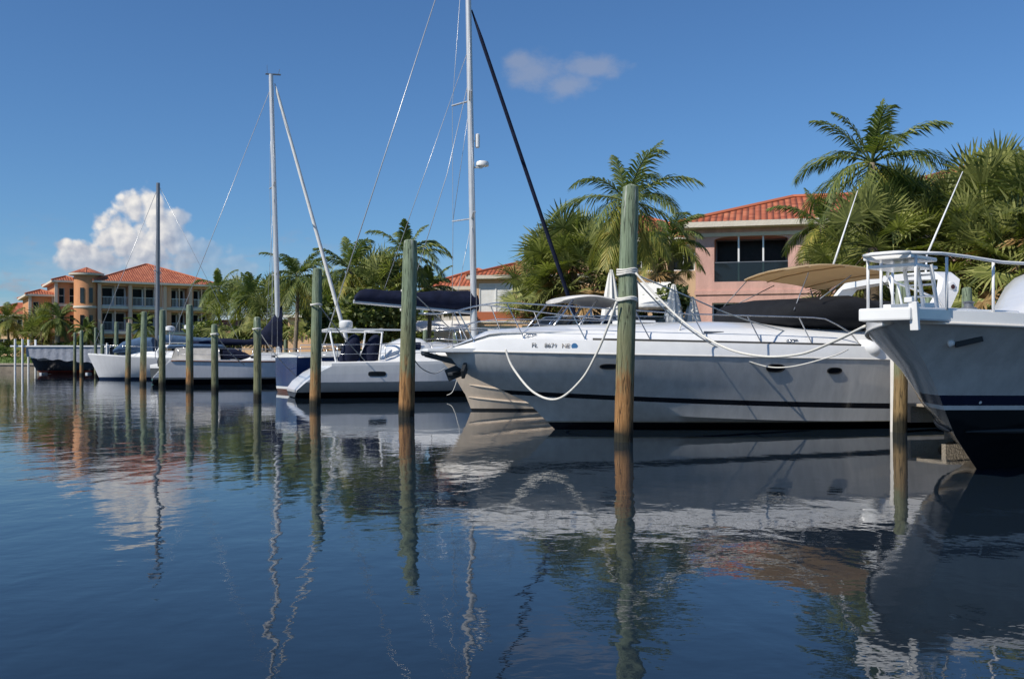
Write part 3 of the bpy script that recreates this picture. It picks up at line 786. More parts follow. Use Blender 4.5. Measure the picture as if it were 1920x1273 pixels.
HS.mesh().build('hull', sm_, sport, smooth=32)
def sprof(t, S):
    f = max(0, 1-t); up = min(1, f/.02); y = S.y
    return [(y, S.z), (y+.03, S.z+.02), (y+.03, S.z+.13), (max(0, y-.03), S.z+.14), (max(0, y-.10), S.z+.135), (y*.5, S.z+.135+.06*min(1, f/.1)), (0, S.z+.135+.10*min(1, f/.1))]
HS.deck(sprof).build('deck', M['white'], sport, smooth=45)
# spray strakes under the stripe
mb = MB()
for sg in (1, -1):
    mb.tube([(p.x, sg*(p.y+.01), p.z) for p in (HS.side(x, .46)[0] for x in [7.3+i*.3 for i in range(20)])], [.03]*19+[.012], 6)
mb.build('spray_strake', M['black'], sport, smooth=60)
# pulpit: a broad white plank that overhangs the bow
mb = MB()
mb.loft([[(12.8, -.66, 1.66), (12.8, .66, 1.66), (12.8, .66, 1.80), (12.8, -.66, 1.80)], [(13.9, -.36, 1.66), (13.9, .36, 1.66), (13.9, .36, 1.80), (13.9, -.36, 1.80)],
         [(14.62, -.27, 1.66), (14.62, .27, 1.66), (14.62, .27, 1.79), (14.62, -.27, 1.79)]])
mb.build('bow_pulpit', M['white'], sport, bevel=.02)
mb = MB(); mb.beam((14.55, 0, 1.80), (13.5, 0, 1.86), .08, .05); mb.beam((14.58, .285, 1.84), (14.55, .29, 1.56), .09, .04); mb.beam((14.58, .2, 1.86), (14.58, .28, 1.86), .05, .05)
mb.build('anchor_roller', M['whitemetal'], sport, bevel=.006)
HS.rail(8, .020, 3.5, 14.4, dz=.0, dy=.03).build('rub_rail', M['offwhite'], sport, smooth=180)
# pulpit rail and posts
def P3(px, py, Y): return (Matrix.Translation(so_) @ Matrix.Rotation(sr, 4, 'Z')).inverted() @ at(px, py, Y)
mb = MB()
for sg in (1, -1):
    pts = [(14.55, sg*.24, 2.33), (14.05, sg*.34, 2.35), (13.6, sg*.44, 2.34), (13.2, sg*.62, 2.30), (12.6, sg*.92, 2.29), (11.6, sg*1.28, 2.28), (10.2, sg*1.6, 2.26), (9.0, sg*1.82, 2.2), (7.6, sg*2.0, 1.62)]
    mb.tube(pts, .017, 8)
mb.tube([(14.55, .24, 2.33), (14.64, .12, 2.33), (14.64, -.12, 2.33), (14.55, -.24, 2.33)], .021, 8)
mb.build('pulpit_rail', M['whitemetal'], sport, smooth=180)
for x, y in ((14.45, .25), (13.95, .35), (13.25, .55), (12.5, .95), (11.5, 1.3), (10.0, 1.63)):
    for sg in (1, -1):
        dx = .0 if x > 13 else .25
        MB().tube([(x-dx, sg*(y+.0), 1.78 if x > 12.7 else 1.70), (x, sg*y, 2.32-.015*(14-x))], .016, 8).build('rail_post', M['whitemetal'], sport, smooth=180)
mb = MB(); mb.box((14.25, 0, 2.30), (.62, .50, .04)); mb.box((14.2, 0, 2.22), (.55, .50, .035)); mb.build('step_board', M['white'], sport, bevel=.012)
# pulpit ladder: two white rails with rungs and hanging lines
mb = MB()
for y in (.26, .12, -.02):
    mb.tube([(14.12, y, 2.24), (14.06, y+.02, 1.94), (14.02, y+.02, 1.80)], .022, 8)
for z in (1.92, 2.04, 2.14): mb.tube([(14.07, -.02, z), (14.07, .27, z)], .012, 6)
mb.build('boarding_ladder', M['whitemetal'], sport, smooth=60)
mb = MB(); mb.lathe([(.08, 0), (.09, .02), (.09, .05), (.05, .07), (.05, .10), (.07, .12), (.03, .13)], (12.75, .1, 1.80), 14); mb.build('windlass', M['dkalu'], sport, smooth=40)
# cabin with raked windscreen, carried on out of the frame
mb = MB()
cab = []
for x, hw, z1 in ((11.8, .16, 1.79), (11.2, .36, 1.92), (10.4, .56, 2.12), (9.4, .82, 2.40), (8.4, 1.05, 2.60), (7.0, 1.3, 2.72), (4.6, 1.66, 2.85), (4.5, 1.66, 2.85)):
    cab.append([(x, -hw-.12, 1.55), (x, hw+.12, 1.55), (x, hw+.05, (z1+1.7)/2), (x, hw*.95, z1-.08), (x, hw*.75, z1), (x, 0, z1+.04), (x, -hw*.75, z1), (x, -hw*.95, z1-.08), (x, -hw-.05, (z1+1.7)/2)])
mb.loft(cab); mb.build('cabin', M['white'], sport, smooth=40)
mb = MB()
fb = []
for x, hw, z1 in ((6.8, 1.1, 2.85), (6.4, 1.3, 3.2), (6.1, 1.4, 3.3), (4.7, 1.45, 3.3), (4.6, 1.45, 3.25)):
    fb.append([(x, -hw, 2.75), (x, hw, 2.75), (x, hw, z1), (x, -hw, z1)])
mb.loft(fb); mb.build('flybridge', M['white'], sport, bevel=.04)
for sg in (1, -1): MB().prism([(7.4, sg*1.29, 2.25), (5.2, sg*1.62, 2.27), (5.2, sg*1.60, 2.55), (7.2, sg*1.27, 2.52)], .03*sg, 'y').build('cabin_window', M['glass'], sport)
for x in (11.6, 11.9):
    mb = MB(); mb.lathe([(.06, 0), (.05, .05), (.02, .08)], (x, HS.at_x(8, x).y-.08, HS.at_x(8, x).z+.14), 10); mb.build('deck_fitting', M['steel'], sport, smooth=40)
# bow eye, studs in the stripe
mb = MB(); p, n, tx = HS.side(13.85, 1.44); mb.lathe([(.03, 0), (.045, .02), (.02, .06)], p+n*-.005, 10, 'y'); mb.build('bow_light', M['whitemetal'], sport, smooth=50)
mb = MB(); p0, n0, t0_ = HS.side(13.0, 1.46); p1 = HS.side(13.35, 1.36)[0]
p0, n0, t0_ = HS.side(13.62, 1.50); p1 = HS.side(13.80, 1.44)[0]; mb.beam(p0+n0*.01, p1+n0*.02, .03, .06); mb.build('hull_fairlead', M['black'], sport, bevel=.006)
for x in (13.05, 12.2):
    p, n, tx = HS.side(x, .80); mb = MB(); r3 = frame_on(tx, n)
    mb.face([p+n*.006+r3 @ Vector((.018*math.cos(a*math.pi/5), .018*math.sin(a*math.pi/5), 0)) for a in range(10)]); mb.build('drain_fitting', M['whitemetal'], sport, recalc=False)

for ch in sport.children:
    if ch.name.split('.')[0] in ('bow_pulpit', 'anchor_roller', 'pulpit_rail', 'rail_post', 'step_board', 'boarding_ladder', 'windlass'): ch.location.x = .2

# ================================================================ the beige bow showing behind the yacht
bo, br = place_from_stem((-1.03, 25.6), 9.0, R(17))
cru = empty('express_cruiser', bo, br)
tag(cru, 'beige express cruiser with sunlit bow and cream hardtop, moored behind the long motor yacht', 'boat')
HB = Hull([
    dict(xb=8.7, z=-.7, zb=-.5, y=0),
    dict(xb=9.02, z=-.1, zb=.02, y=1.45, p=2.0, t0=.2, q=3),
    dict(xb=9.18, z=.16, zb=.42, y=1.58, p=2.0, t0=.25, q=3.2),
    dict(xb=9.22, z=.20, zb=.47, y=1.64, p=2.05, t0=.25, q=3.2),
    dict(xb=9.42, z=.5, zb=.80, y=1.70, p=2.1, t0=.3),
    dict(xb=9.66, z=.85, zb=1.12, y=1.76, p=2.2, t0=.35),
    dict(xb=9.95, z=1.15, zb=1.42, y=1.82, p=2.6, t0=.38, q=1.6),
])
HB.mesh().build('hull', hullmat('beige_hull_paint', [(0, 0, (.03, .03, .03)), (.05, 0, (.74, .62, .49))], rough=.25, streak=.16), cru, smooth=25)
def bprof(t, S):
    f = max(0, 1-t); y = S.y
    hc = (.12+.30*min(1, f/.5))*min(1, f/.05)
    return [(y, S.z), (y+.02, S.z+.03), (y, S.z+.08), (max(0, y-.12), S.z+.09), (max(0, y*.85-.15), S.z+.09+hc*.8), (y*.55, S.z+.09+hc+.05), (0, S.z+.09+hc+.16*min(1, f/.15))]
HB.deck(bprof).build('deck', M['offwhite'], cru, smooth=45)
mb = MB()
for sg in (1, -1):
    for z0, z1 in ((.10, .34), (.34, .66)):
        pts = []
        for i in range(22):
            x = 5.0+4.1*i/21; p = HB.side(x, z0+(z1-z0)*((x-5)/4.1)**2)[0]; pts.append((p.x, sg*(p.y+.004), p.z))
        mb.tube(pts, [.022]*21+[.008], 5)
mb.build('spray_strake', hullmat('beige_strake_paint', [(0, 0, (.03, .03, .03)), (.05, 0, (.74, .62, .49))], rough=.3), cru, smooth=60)
HB.rail(6, .03, .05, 9.9, dy=.02).build('rub_rail', M['offwhite'], cru, smooth=180)
mi = (Matrix.Translation(bo) @ Matrix.Rotation(br, 4, 'Z')).inverted()
# cream hardtop on raked struts, windscreen below it
mb = MB(); ring = []
for i in range(15):
    u = i/14; x = 6.75-u*1.55; hw = 1.20*(1-.40*max(0, (.3-u)/.3)**2); zc = 2.84+.10*math.sin(math.pi*min(1, u*1.1))-.08*u
    ring.append(superring(x, hw, zc-.05-(.03 if 0 < i < 14 else 0), zc+.05+(.03 if 0 < i < 14 else 0), 2.6, 20))
mb.loft(ring); ht = mb.build('hardtop', M['offwhite'], cru, smooth=50)
for a, b in (((6.6, 1.0, 2.82), (7.5, 1.2, 1.75)), ((6.0, 1.15, 2.82), (6.9, 1.4, 1.75)), ((5.5, 1.15, 2.80), (6.3, 1.45, 1.75)), ((5.3, 1.1, 2.78), (5.0, 1.5, 1.7))):
    for sg in (1, -1): MB().tube([(a[0], a[1]*sg, a[2]), (b[0], b[1]*sg, b[2])], .03, 8).build('hardtop_strut', M['steel'], ht, smooth=180)
mb = MB()
W0 = [(7.9, 0), (7.7, .75), (7.0, 1.25), (5.6, 1.48), (4.2, 1.5)]; W1 = [(7.0, 0), (6.85, .7), (6.2, 1.12), (5.2, 1.32), (4.2, 1.38)]
for sg in (1, -1):
    for k in range(4): mb.face([(W0[k][0], sg*W0[k][1], 1.75), (W0[k+1][0], sg*W0[k+1][1], 1.72), (W1[k+1][0], sg*W1[k+1][1], 2.38), (W1[k][0], sg*W1[k][1], 2.42)])
wsn = mb.build('windscreen', glass_clear('tinted_windscreen', (.35, .42, .55), .65), cru)
mb = MB()
for sg in (1, -1):
    mb.tube([(x, sg*y, 2.41) for x, y in W1], .02, 6); mb.tube([(x, sg*y, 1.74) for x, y in W0], .02, 6)
    for k in range(5): mb.tube([(W0[k][0], sg*W0[k][1], 1.74), (W1[k][0], sg*W1[k][1], 2.40)], .018, 6)
mb.build('windscreen_frame', M['steel'], wsn, smooth=180)
mb = MB(); mb.box((5.0, .6, 1.95), (.5, .5, .8)); mb.box((5.0, -.6, 1.95), (.5, .5, .8)); mb.box((6.1, 0, 1.9), (.5, 1.6, .55)); mb.build('helm_seat', M['navycloth'], cru, bevel=.06)
mb = MB()
for sg in (1, -1):
    pts = [(x, sg*max(.12, HB.at_x(6, min(9.9, x)).y-.12), HB.at_x(6, min(9.9, x)).z+.09+.62*min(1, (x-4.2)/.6)) for x in [4.2+i*.3 for i in range(20)]]
    mb.tube(pts, .015, 6); mb.tube([(a, b, c-.3) for a, b, c in pts[3:]], .011, 6)
    for x in (5.4, 6.5, 7.6, 8.6, 9.4):
        S = HB.at_x(6, x); mb.tube([(x-.15, sg*max(.1, S.y-.14), S.z+.08), (x, sg*max(.12, S.y-.12), S.z+.70)], .013, 6)
mb.build('bow_rail', M['steel'], cru, smooth=180)

# ================================================================ sailing boats
def sailboat(name, label, o, th, LOA, H, hullm, mast_x, mast_top, mast_r, mastm, boom=None, stay=None, shapes=None):
    root = empty(name, o, th); tag(root, label, 'sailboat')
    H.mesh().build('hull', hullm, root, smooth=35)
    return root
# -- white cruising sailboat with the scoop stern and navy boom cover
def solve_x(o, r_, px, y=0.):
    # length along a boat's centre line that lines up with picture column px
    k = (px-960)/F; c, s2 = math.cos(r_), math.sin(r_)
    return (k*(o.y+y*c)-(o.x-y*s2))/(c-k*s2)
wo, wr = Vector((-7.75, 35.0, 0)), R(20)
white_sail = empty('sailboat', wo, wr)
tag(white_sail, 'white sailboat with scooped stern and long navy sail cover on its boom', 'sailboat')
HW = Hull([
    dict(xs=.75, xb=10.3, z=-.5, zb=-.4, y=0),
    dict(xs=.0, xb=11.2, z=.03, zb=0, y=1.1, p=1.9, t0=.3, ta=.25),
    dict(xs=.0, xb=11.25, z=.28, zb=.3, y=1.55, p=2.0, t0=.35, ta=.12),
    dict(xs=.25, xb=11.4, z=.55, zb=.7, y=1.85, p=2.1, t0=.35, ta=.08),
    dict(xs=.65, xb=11.55, z=.86, zb=1.1, y=1.885, p=2.15, t0=.35, ta=.06, sag=.03),
    dict(xs=1.1, xb=11.65, z=1.10, zb=1.42, y=1.905, p=2.2, t0=.35, ta=.05, sag=.05),
])
HW.mesh().build('hull', hullmat('sail_hull_paint', [(0, 0, (.012, .014, .02)), (.20, .02, (.74, .74, .75)), (.80, .16, (.80, .80, .79))], rough=.2, xl=10), white_sail, smooth=35)
def wprof(t, S):
    f = 1-t; y = S.y; tr = max(0., min(1, (t-.16)/.12))*max(0, min(1, (.93-t)/.3)); h = .40*tr
    return [(y, S.z), (y, S.z+.10), (max(0, y-.05), S.z+.14), (max(0, y*.9-.22), S.z+.14), (max(0, y*.86-.34), S.z+.14+h*.9), (y*.45, S.z+.14+h+.05*tr), (0, S.z+.16+h+.1*tr)]
HW.deck(wprof).build('deck', M['white'], white_sail, smooth=40)
for x, z, wd, ht in ((solve_x(wo, wr, 706, -1.75), .83, .62, .17), (7.4, .90, .5, .13)):
    for sg in (1, -1):
        p, n, tx = HW.side(x, z); r3 = frame_on(tx, n)
        mb = MB(); mb.face([(q.x, sg*q.y, q.z) for q in (p+n*.008+r3 @ Vector((math.copysign(abs(math.cos(a*math.pi/10))**.45, math.cos(a*math.pi/10))*wd/2, math.copysign(abs(math.sin(a*math.pi/10))**.45, math.sin(a*math.pi/10))*ht/2, 0)) for a in range(20))])
        mb.build('hull_window', M['glass'], white_sail, recalc=False)
def lp(o, r, px, py, Y): return (Matrix.Translation(o) @ Matrix.Rotation(r, 4, 'Z')).inverted() @ at(px, py, Y)
mx, my = solve_x(wo, wr, 890), 0.
HT = 18.4; rake = -.30
def mast_at(z): return Vector((mx+rake*(z-1.5)/16, 0, z))
mb = MB(); mb.tube([mast_at(z) for z in (1.5, 6, 12, HT)], [.125, .12, .115, .10], 12)
mast = mb.build('mast', M['alu'], white_sail, smooth=60)
for z, wd in ((6.6, 1.35), (11.0, 1.15)):
    for sg in (1, -1): MB().beam(mast_at(z), mast_at(z)+Vector((-.35, sg*wd, .06)), .10, .035).build('spreader', M['alu'], mast)
mb = MB(); mb.lathe([(.09, 0), (.24, .03), (.26, .10), (.22, .19), (.08, .23)], mast_at(8.55)+Vector((.42, -.05, 0)), 16); mb.beam(mast_at(8.52), mast_at(8.52)+Vector((.42, -.05, 0)), .12, .05); mb.build('radar_dome', M['white'], mast, smooth=45)
mb = MB(); mb.lathe([(.05, 0), (.09, .03), (.09, .50), (.05, .53)], mast_at(9.25)+Vector((.25, -.02, 0)), 12); mb.beam(mast_at(9.5), mast_at(9.5)+Vector((.25, -.02, 0)), .04, .04); mb.build('radar_reflector', M['white'], mast, smooth=45)
# boom and its cover
bz0, bz1 = 3.16, 3.42
bend = Vector((solve_x(wo, wr, 668), -.1, 0))
mb = MB(); mb.tube([(mx-.1, 0, bz0-.08), (bend.x-.12, bend.y, bz1-.02)], .07, 10); boom = mb.build('boom', M['alu'], white_sail, smooth=60)
rings = []
for i in range(25):
    u = i/24; x = mx+.12+(bend.x-mx-.2)*u; z = bz0+(bz1-bz0)*u; hgt = (.72-.32*u)*(1-.5*max(0, (u-.93)/.07)**2)*(.8+.2*min(1, u/.08)); hy = .20-.07*u
    zt = z+hgt+.03*math.sin(9*u)+.02*math.sin(23*u)
    rings.append([(x, bend.y*u+hy*math.cos(a)*(1-.55*max(0, math.sin(a))), z-.03+(zt-z+.03)*(.5+.5*math.sin(a))) for a in [2*math.pi*k/14 for k in range(14)]])
MB().loft(rings).build('sail_cover', M['navycloth'], boom, smooth=70)
# rigging
mb = MB(); p1 = Vector((11.4, 0, 1.55)); p0 = mast_at(14.4)+Vector((.12, 0, 0)); mb.tube([p0, p0.lerp(p1, .08), p0.lerp(p1, .9), p1], [.03, .075, .085, .05], 8); mb.build('furled_headsail', M['navycloth'], white_sail, smooth=180)
mb = MB(); p1 = lp(wo, wr, 655, 625, 35.6); mb.tube([mast_at(HT-.05), Vector((.9, -.2, 1.3))], .020, 5); mb.build('backstay', M['wire'], white_sail, smooth=180)
mb = MB(); p1 = Vector((bend.x+1.0, bend.y, bz1+.45)); mb.tube([mast_at(11.9), mast_at(8.2)+Vector((-.95, -.0, 0)), p1+Vector((1.0, 0, .0))], .014, 5); mb.tube([mast_at(13.0), p1], .012, 5); mb.build('topping_lift', M['wire'], white_sail, smooth=180)
mb = MB()
for sg in (1, -1):
    mb.tube([mast_at(HT-.1), mast_at(11.0)+Vector((-.35, sg*1.15, .06)), mast_at(6.6)+Vector((-.35, sg*1.35, .06)), Vector((mx-.4, sg*1.6, 1.35))], .011, 4)
    mb.tube([mast_at(11.0), mast_at(6.6)+Vector((-.35, sg*1.35, .06))], .010, 4); mb.tube([mast_at(6.6), Vector((mx-.7, sg*1.6, 1.35))], .010, 4)
mb.build('shrouds', M['wire'], white_sail, smooth=180)
# stern arch, dodger, covered outboards, cockpit bits
mb = MB()
for sg in (1, -1): mb.tube([(1.3, sg*1.55, 1.2), (1.1, sg*1.55, 2.2), (1.15, sg*1.4, 2.34), (1.15, 0, 2.36)], .035, 8)
for sg in (1, -1): mb.tube([(2.8, sg*1.5, 1.3), (2.9, sg*1.5, 2.2), (2.9, sg*1.4, 2.34)], .035, 8)
for sg in (1, -1): mb.beam((1.0, sg*1.45, 2.36), (3.6, sg*1.45, 2.36), .09, .06)
for x in (1.15, 2.0, 2.9): mb.beam((x, -1.45, 2.38), (x, 1.45, 2.38), .07, .05)
sarch = mb.build('stern_arch', M['white'], white_sail, smooth=50)
mb = MB(); mb.lathe([(.2, 0), (.24, .04), (.24, .22), (.16, .28)], (1.75, -.9, 2.41), 14); mb.build('antenna_dome', M['white'], sarch, smooth=45)
for x, y, s_ in ((1.75, -1.25, 1.0), (2.5, -1.15, 1.05)):
    rings = [[(x+dx, y, 0) for _ in range(1)] for dx in ()]
    mb = MB(); rr = []
    for z, a, b in ((1.22, .30, .22), (1.4, .36, .26), (1.7, .33, .26), (1.95, .24, .22), (2.12, .16, .16), (2.2, .05, .06)):
        rr.append([(x+.25*(z-1.2)*s_+a*math.cos(k*math.pi/8), y+b*math.sin(k*math.pi/8), z) for k in range(16)])
    mb.loft(rr); mb.build('covered_outboard', M['navycloth'], white_sail, smooth=60)
mb = MB(); rr = []
for u in range(8):
    x = 3.1+u*.28; hh = [.0, .35, .58, .70, .72, .70, .5, .12][u]
    rr.append(superring(x, 1.2, 1.35, 1.4+hh, 3, 18))
mb.loft(rr); mb.build('cockpit_coaming', M['white'], white_sail, smooth=50)
mb = MB(); mb.box((4.15, -1.22, 1.75), (.42, .02, .38)); mb.box((4.15, 1.22, 1.75), (.42, .02, .38)); mb.build('dodger_window', M['navycloth'], white_sail)
mb = MB()
for sg in (1, -1):
    pts = [Vector((x, sg*(HW.at_x(5, x).y-.08), HW.at_x(5, x).z+.72)) for x in [1.3+i*.55 for i in range(18)]]
    mb.tube(pts, .010, 5); mb.tube([p-Vector((0, 0, .32)) for p in pts], .009, 5)
    for p in pts[::3]: mb.tube([p-Vector((0, 0, .62)), p], .014, 5)
    mb.tube([pts[-1], (11.5, sg*.15, 2.15), (11.7, 0, 2.15)], .016, 6); mb.tube([(11.5, sg*.15, 2.15), (11.45, sg*.12, 1.5)], .016, 6)
mb.build('lifeline', M['steel'], white_sail, smooth=180)
# bow anchor locker and pulpit gear just left of the yacht's bow
# -- navy-covered sailboat further along
ko, kr = Vector((-19.7, 54.2, 0)), R(20)
navy_sail = empty('sailboat', ko, kr)
tag(navy_sail, 'white sailboat with teak rail, canvas dodger and navy cover rising to a white mast', 'sailboat')
HN = Hull([
    dict(xs=1.2, xb=12.0, z=-.5, zb=-.4, y=0),
    dict(xs=.1, xb=12.9, z=.05, zb=0, y=1.1, p=1.9, t0=.3, ta=.3),
    dict(xs=.15, xb=13.1, z=.40, zb=.4, y=1.80, p=2.0, t0=.32, ta=.2),
    dict(xs=.55, xb=13.4, z=.85, zb=.95, y=1.88, p=2.1, t0=.35, ta=.15),
    dict(xs=1.0, xb=13.7, z=1.28, zb=1.5, y=1.94, p=2.3, t0=.35, ta=.12, sag=-.08),
])
HN.mesh().build('hull', hullmat('navy_sail_hull_paint', [(0, 0, (.012, .016, .03)), (.30, .02, (.74, .74, .76))], rough=.2, xl=11), navy_sail, smooth=35)
def nprof(t, S):
    y = S.y; tr = max(0., min(1, (t-.30)/.06))*max(0, min(1, (.86-t)/.12)); h = .38*tr
    return [(y, S.z), (y, S.z+.10), (max(0, y-.05), S.z+.10), (max(0, y-.36), S.z+.06), (max(0, y-.42), S.z+.06+h), (y*.45, S.z+.1+h*1.05), (0, S.z+.12+h*1.1)]
HN.deck(nprof).build('deck', M['white'], navy_sail, smooth=40)
HN.rail(4, .035, 1.05, 13.6, dz=.02, dy=.02).build('rub_rail', M['teak'], navy_sail, smooth=180)
for x in (5.4, 6.5, 7.5, 8.4):
    for sg in (1, -1):
        S = HN.at_x(4, x); y = S.y-.40
        mb = MB(); mb.face([(x+.24*math.copysign(abs(math.cos(a*math.pi/8))**.6, math.cos(a*math.pi/8)), sg*(y+.012), S.z+.27+.08*math.copysign(abs(math.sin(a*math.pi/8))**.6, math.sin(a*math.pi/8))) for a in range(16)]); mb.build('cabin_window', M['glass'], navy_sail, recalc=False)
km = solve_x(ko, kr, 523)
def kmast(z): return Vector((km-.028*(z-1.6), 0, z))
MB().tube([kmast(z) for z in (1.6, 8, 17.5)], [.155, .145, .125], 12).build('mast', M['alu'], navy_sail, smooth=60)
mb = MB(); mb.beam(kmast(17.5)+Vector((-.3, 0, 0)), kmast(17.5)+Vector((.55, 0, .03)), .12, .06); mb.tube([kmast(17.5)+Vector((.4, 0, 0)), kmast(17.85)+Vector((.5, 0, 0))], .012, 5); mb.tube([kmast(17.5)+Vector((-.2, 0, 0)), kmast(18.0)+Vector((-.2, 0, 0))], .010, 5); mb.build('masthead_gear', M['dkalu'], navy_sail)
for z in (6.2, 11.2):
    for sg in (1, -1): MB().beam(kmast(z), kmast(z)+Vector((-.1, sg*1.25, .04)), .10, .035).build('spreader', M['alu'], navy_sail)
mb = MB(); p0, p1 = kmast(17.0)+Vector((.2, 0, 0)), Vector((solve_x(ko, kr, 657), 0, 1.75)); mb.tube([p0, p0.lerp(p1, .04), p0.lerp(p1, .93), p1], [.03, .085, .12, .06], 8); mb.build('furled_headsail', M['whitesail'], navy_sail, smooth=180)
mb = MB(); mb.tube([kmast(16.8), Vector((.7, 0, 1.4))], .018, 5)
for sg in (1, -1):
    mb.tube([kmast(16.7), kmast(11.2)+Vector((-.1, sg*1.25, .04)), kmast(6.2)+Vector((-.1, sg*1.25, .04)), Vector((km-.3, sg*1.75, 1.4))], .012, 4)
    mb.tube([kmast(11.2), Vector((km-.6, sg*1.75, 1.4))], .011, 4)
mb.build('standing_rigging', M['wire'], navy_sail, smooth=180)
mb = MB(); mb.tube([(km, 0, 2.35), (km-4.9, -.1, 2.25)], .08, 8); kb = mb.build('boom', M['alu'], navy_sail, smooth=60)
rings = []
for i in range(25):
    u = i/24; x = km+.18-5.2*u; hh = .42+1.9*max(0, 1-u/.36)**1.6-.10*u; z = 2.2-.10*u-.55*max(0, 1-u/.10)
    z0 = z; rings.append([(x, (.22+.05*math.sin(17*u))*math.cos(a)*(1-.4*max(0, math.sin(a))), z0+(hh+.06*math.sin(13*u)+(.55 if u < .1 else 0)*max(0, 1-u/.10))*(.5+.5*math.sin(a))) for a in [2*math.pi*k/14 for k in range(14)]])
MB().loft(rings).build('sail_cover', M['navycloth'], kb, smooth=70)
# canvas enclosure and dodger over the cockpit
mb = MB(); rr = []
for x, z1 in ((.9, 2.05), (1.0, 2.12), (2.4, 2.16), (3.7, 2.14), (3.8, 2.05)): rr.append(superring(x, 1.35, 1.97, z1+.06, 4, 18))
mb.loft(rr); mb.build('bimini_top', M['bluecloth'], navy_sail, smooth=50)
mb = MB()
for sg in (1, -1): mb.prism([(1.1, sg*1.42, 1.35), (3.6, sg*1.42, 1.35), (3.5, sg*1.32, 2.0), (1.3, sg*1.32, 2.0)], .015, 'y')
mb.build('cockpit_curtain', plain('cream_curtain', (.62, .58, .52), .8, var=.2, scale=2.2), navy_sail)
mb = MB(); rr = []
for x, z1, hy in ((3.72, 2.02, 1.35), (4.3, 2.0, 1.3), (5.0, 1.75, 1.2), (5.4, 1.5, 1.1)): rr.append(superring(x, hy, 1.38, z1, 3.5, 18))
mb.loft(rr); mb.build('dodger', M['navycloth'], navy_sail, smooth=50)
mb = MB()
for x, y, z in ((1.0, -.9, 2.9), (2.0, -.5, 3.0)):
    mb.tube([(x, y, 2.1), (x, y, z)], .03, 6); mb.lathe([(.12, 0), (.26, .04), (.26, .22), (.1, .28)], (x, y, z), 12)
mb.build('antenna_dome', M['white'], navy_sail, smooth=45)
mb = MB()
for sg in (1, -1):
    pts = [Vector((x, sg*(HN.at_x(4, x).y-.1), HN.at_x(4, x).z+.72)) for x in [1.4+i*.7 for i in range(17)]]
    mb.tube(pts, .012, 5); mb.tube([p-Vector((0, 0, .34)) for p in pts], .010, 5)
    for p in pts[::3]: mb.tube([p-Vector((0, 0, .64)), p], .016, 5)
    mb.tube([pts[-1], (13.5, sg*.2, 2.3), (13.7, 0, 2.3)], .02, 6); mb.tube([(13.5, sg*.2, 2.3), (13.45, sg*.15, 1.6)], .02, 6)
mb.build('lifeline', M['steel'], navy_sail, smooth=180)
# -- third sailboat, mostly hidden, with the dark mast
to_, tr_ = Vector((-18.6, 71.5, 0)), math.pi+R(8)
grey_sail = empty('sailboat', to_, tr_)
tag(grey_sail, 'small white sailboat with a bare grey mast and blue spray hood, bow pointing left', 'sailboat')
HG = Hull([
    dict(xs=1.0, xb=9.6, z=-.5, zb=-.4, y=0),
    dict(xs=.1, xb=10.5, z=.05, zb=0, y=1.0, p=1.8, t0=.3, ta=.3),
    dict(xs=.1, xb=10.7, z=.4, zb=.45, y=1.5, p=1.9, t0=.32, ta=.2),
    dict(xs=.2, xb=11.0, z=.9, zb=1.1, y=1.7, p=2.1, t0=.35, ta=.15),
    dict(xs=.3, xb=11.3, z=1.4, zb=1.75, y=1.8, p=2.3, t0=.35, ta=.12),
])
HG.mesh().build('hull', hullmat('grey_sail_hull_paint', [(0, 0, (.02, .04, .09)), (.16, 0, (.74, .74, .75))], rough=.2, xl=11), grey_sail, smooth=35)
HG.deck(lambda t, S: [(S.y, S.z), (S.y, S.z+.08), (max(0, S.y-.3), S.z+.06), (max(0, S.y*.8-.3), S.z+.06+.4*max(0, min(1, (t-.2)/.1))*max(0, min(1, (.8-t)/.15))), (0, S.z+.1+.45*max(0, min(1, (t-.2)/.1))*max(0, min(1, (.8-t)/.15)))]).build('deck', M['white'], grey_sail, smooth=40)
gm = 6.6
def gmast(z): return Vector((gm-.004*(z-1.6), 0, z))
MB().tube([gmast(z) for z in (1.6, 8, 13.9)], [.16, .15, .13], 12).build('mast', M['dkalu'], grey_sail, smooth=60)
mb = MB(); mb.tube([gmast(13.8), (.4, 0, 1.6)], .014, 4); mb.tube([gmast(13.6), (11.1, 0, 1.8)], .02, 5)
for sg in (1, -1): mb.tube([gmast(13.5), gmast(7.6)+Vector((0, sg*1.1, 0)), Vector((gm-.2, sg*1.7, 1.5))], .012, 4); mb.beam(gmast(7.6), gmast(7.6)+Vector((0, sg*1.1, 0)), .1, .04)
mb.build('standing_rigging', M['wire'], grey_sail, smooth=180)
mb = MB(); mb.tube([(gm, 0, 2.6), (gm-4.2, 0, 2.65)], .08, 8); gb = mb.build('boom', M['alu'], grey_sail, smooth=60)
mb = MB(); rr = []
for i in range(10):
    u = i/9; rr.append(superring(gm-.1-4.1*u, .22-.05*u, 2.6, 3.15-.2*u+.04*math.sin(7*u), 2.3, 14))
mb.loft(rr); mb.build('sail_cover', M['bluecloth'], gb, smooth=70)
mb = MB(); rr = []
for x, z1, hy in ((8.2, 2.1, 1.1), (7.6, 2.65, 1.25), (6.4, 3.0, 1.3), (5.6, 2.95, 1.3), (5.5, 2.5, 1.3)): rr.append(superring(x+1.2, hy*.85, 1.85, z1, 3.5, 18))
mb.loft(rr); mb.build('spray_hood', M['bluecloth'], grey_sail, smooth=50)
mb = MB()
for sg in (1, -1):
    pts = [Vector((x, sg*(HG.at_x(4, x).y-.1), HG.at_x(4, x).z+.75)) for x in [1.0+i*.6 for i in range(17)]]
    mb.tube(pts, .012, 5)
    for p in pts[::3]: mb.tube([p-Vector((0, 0, .7)), p], .016, 5)
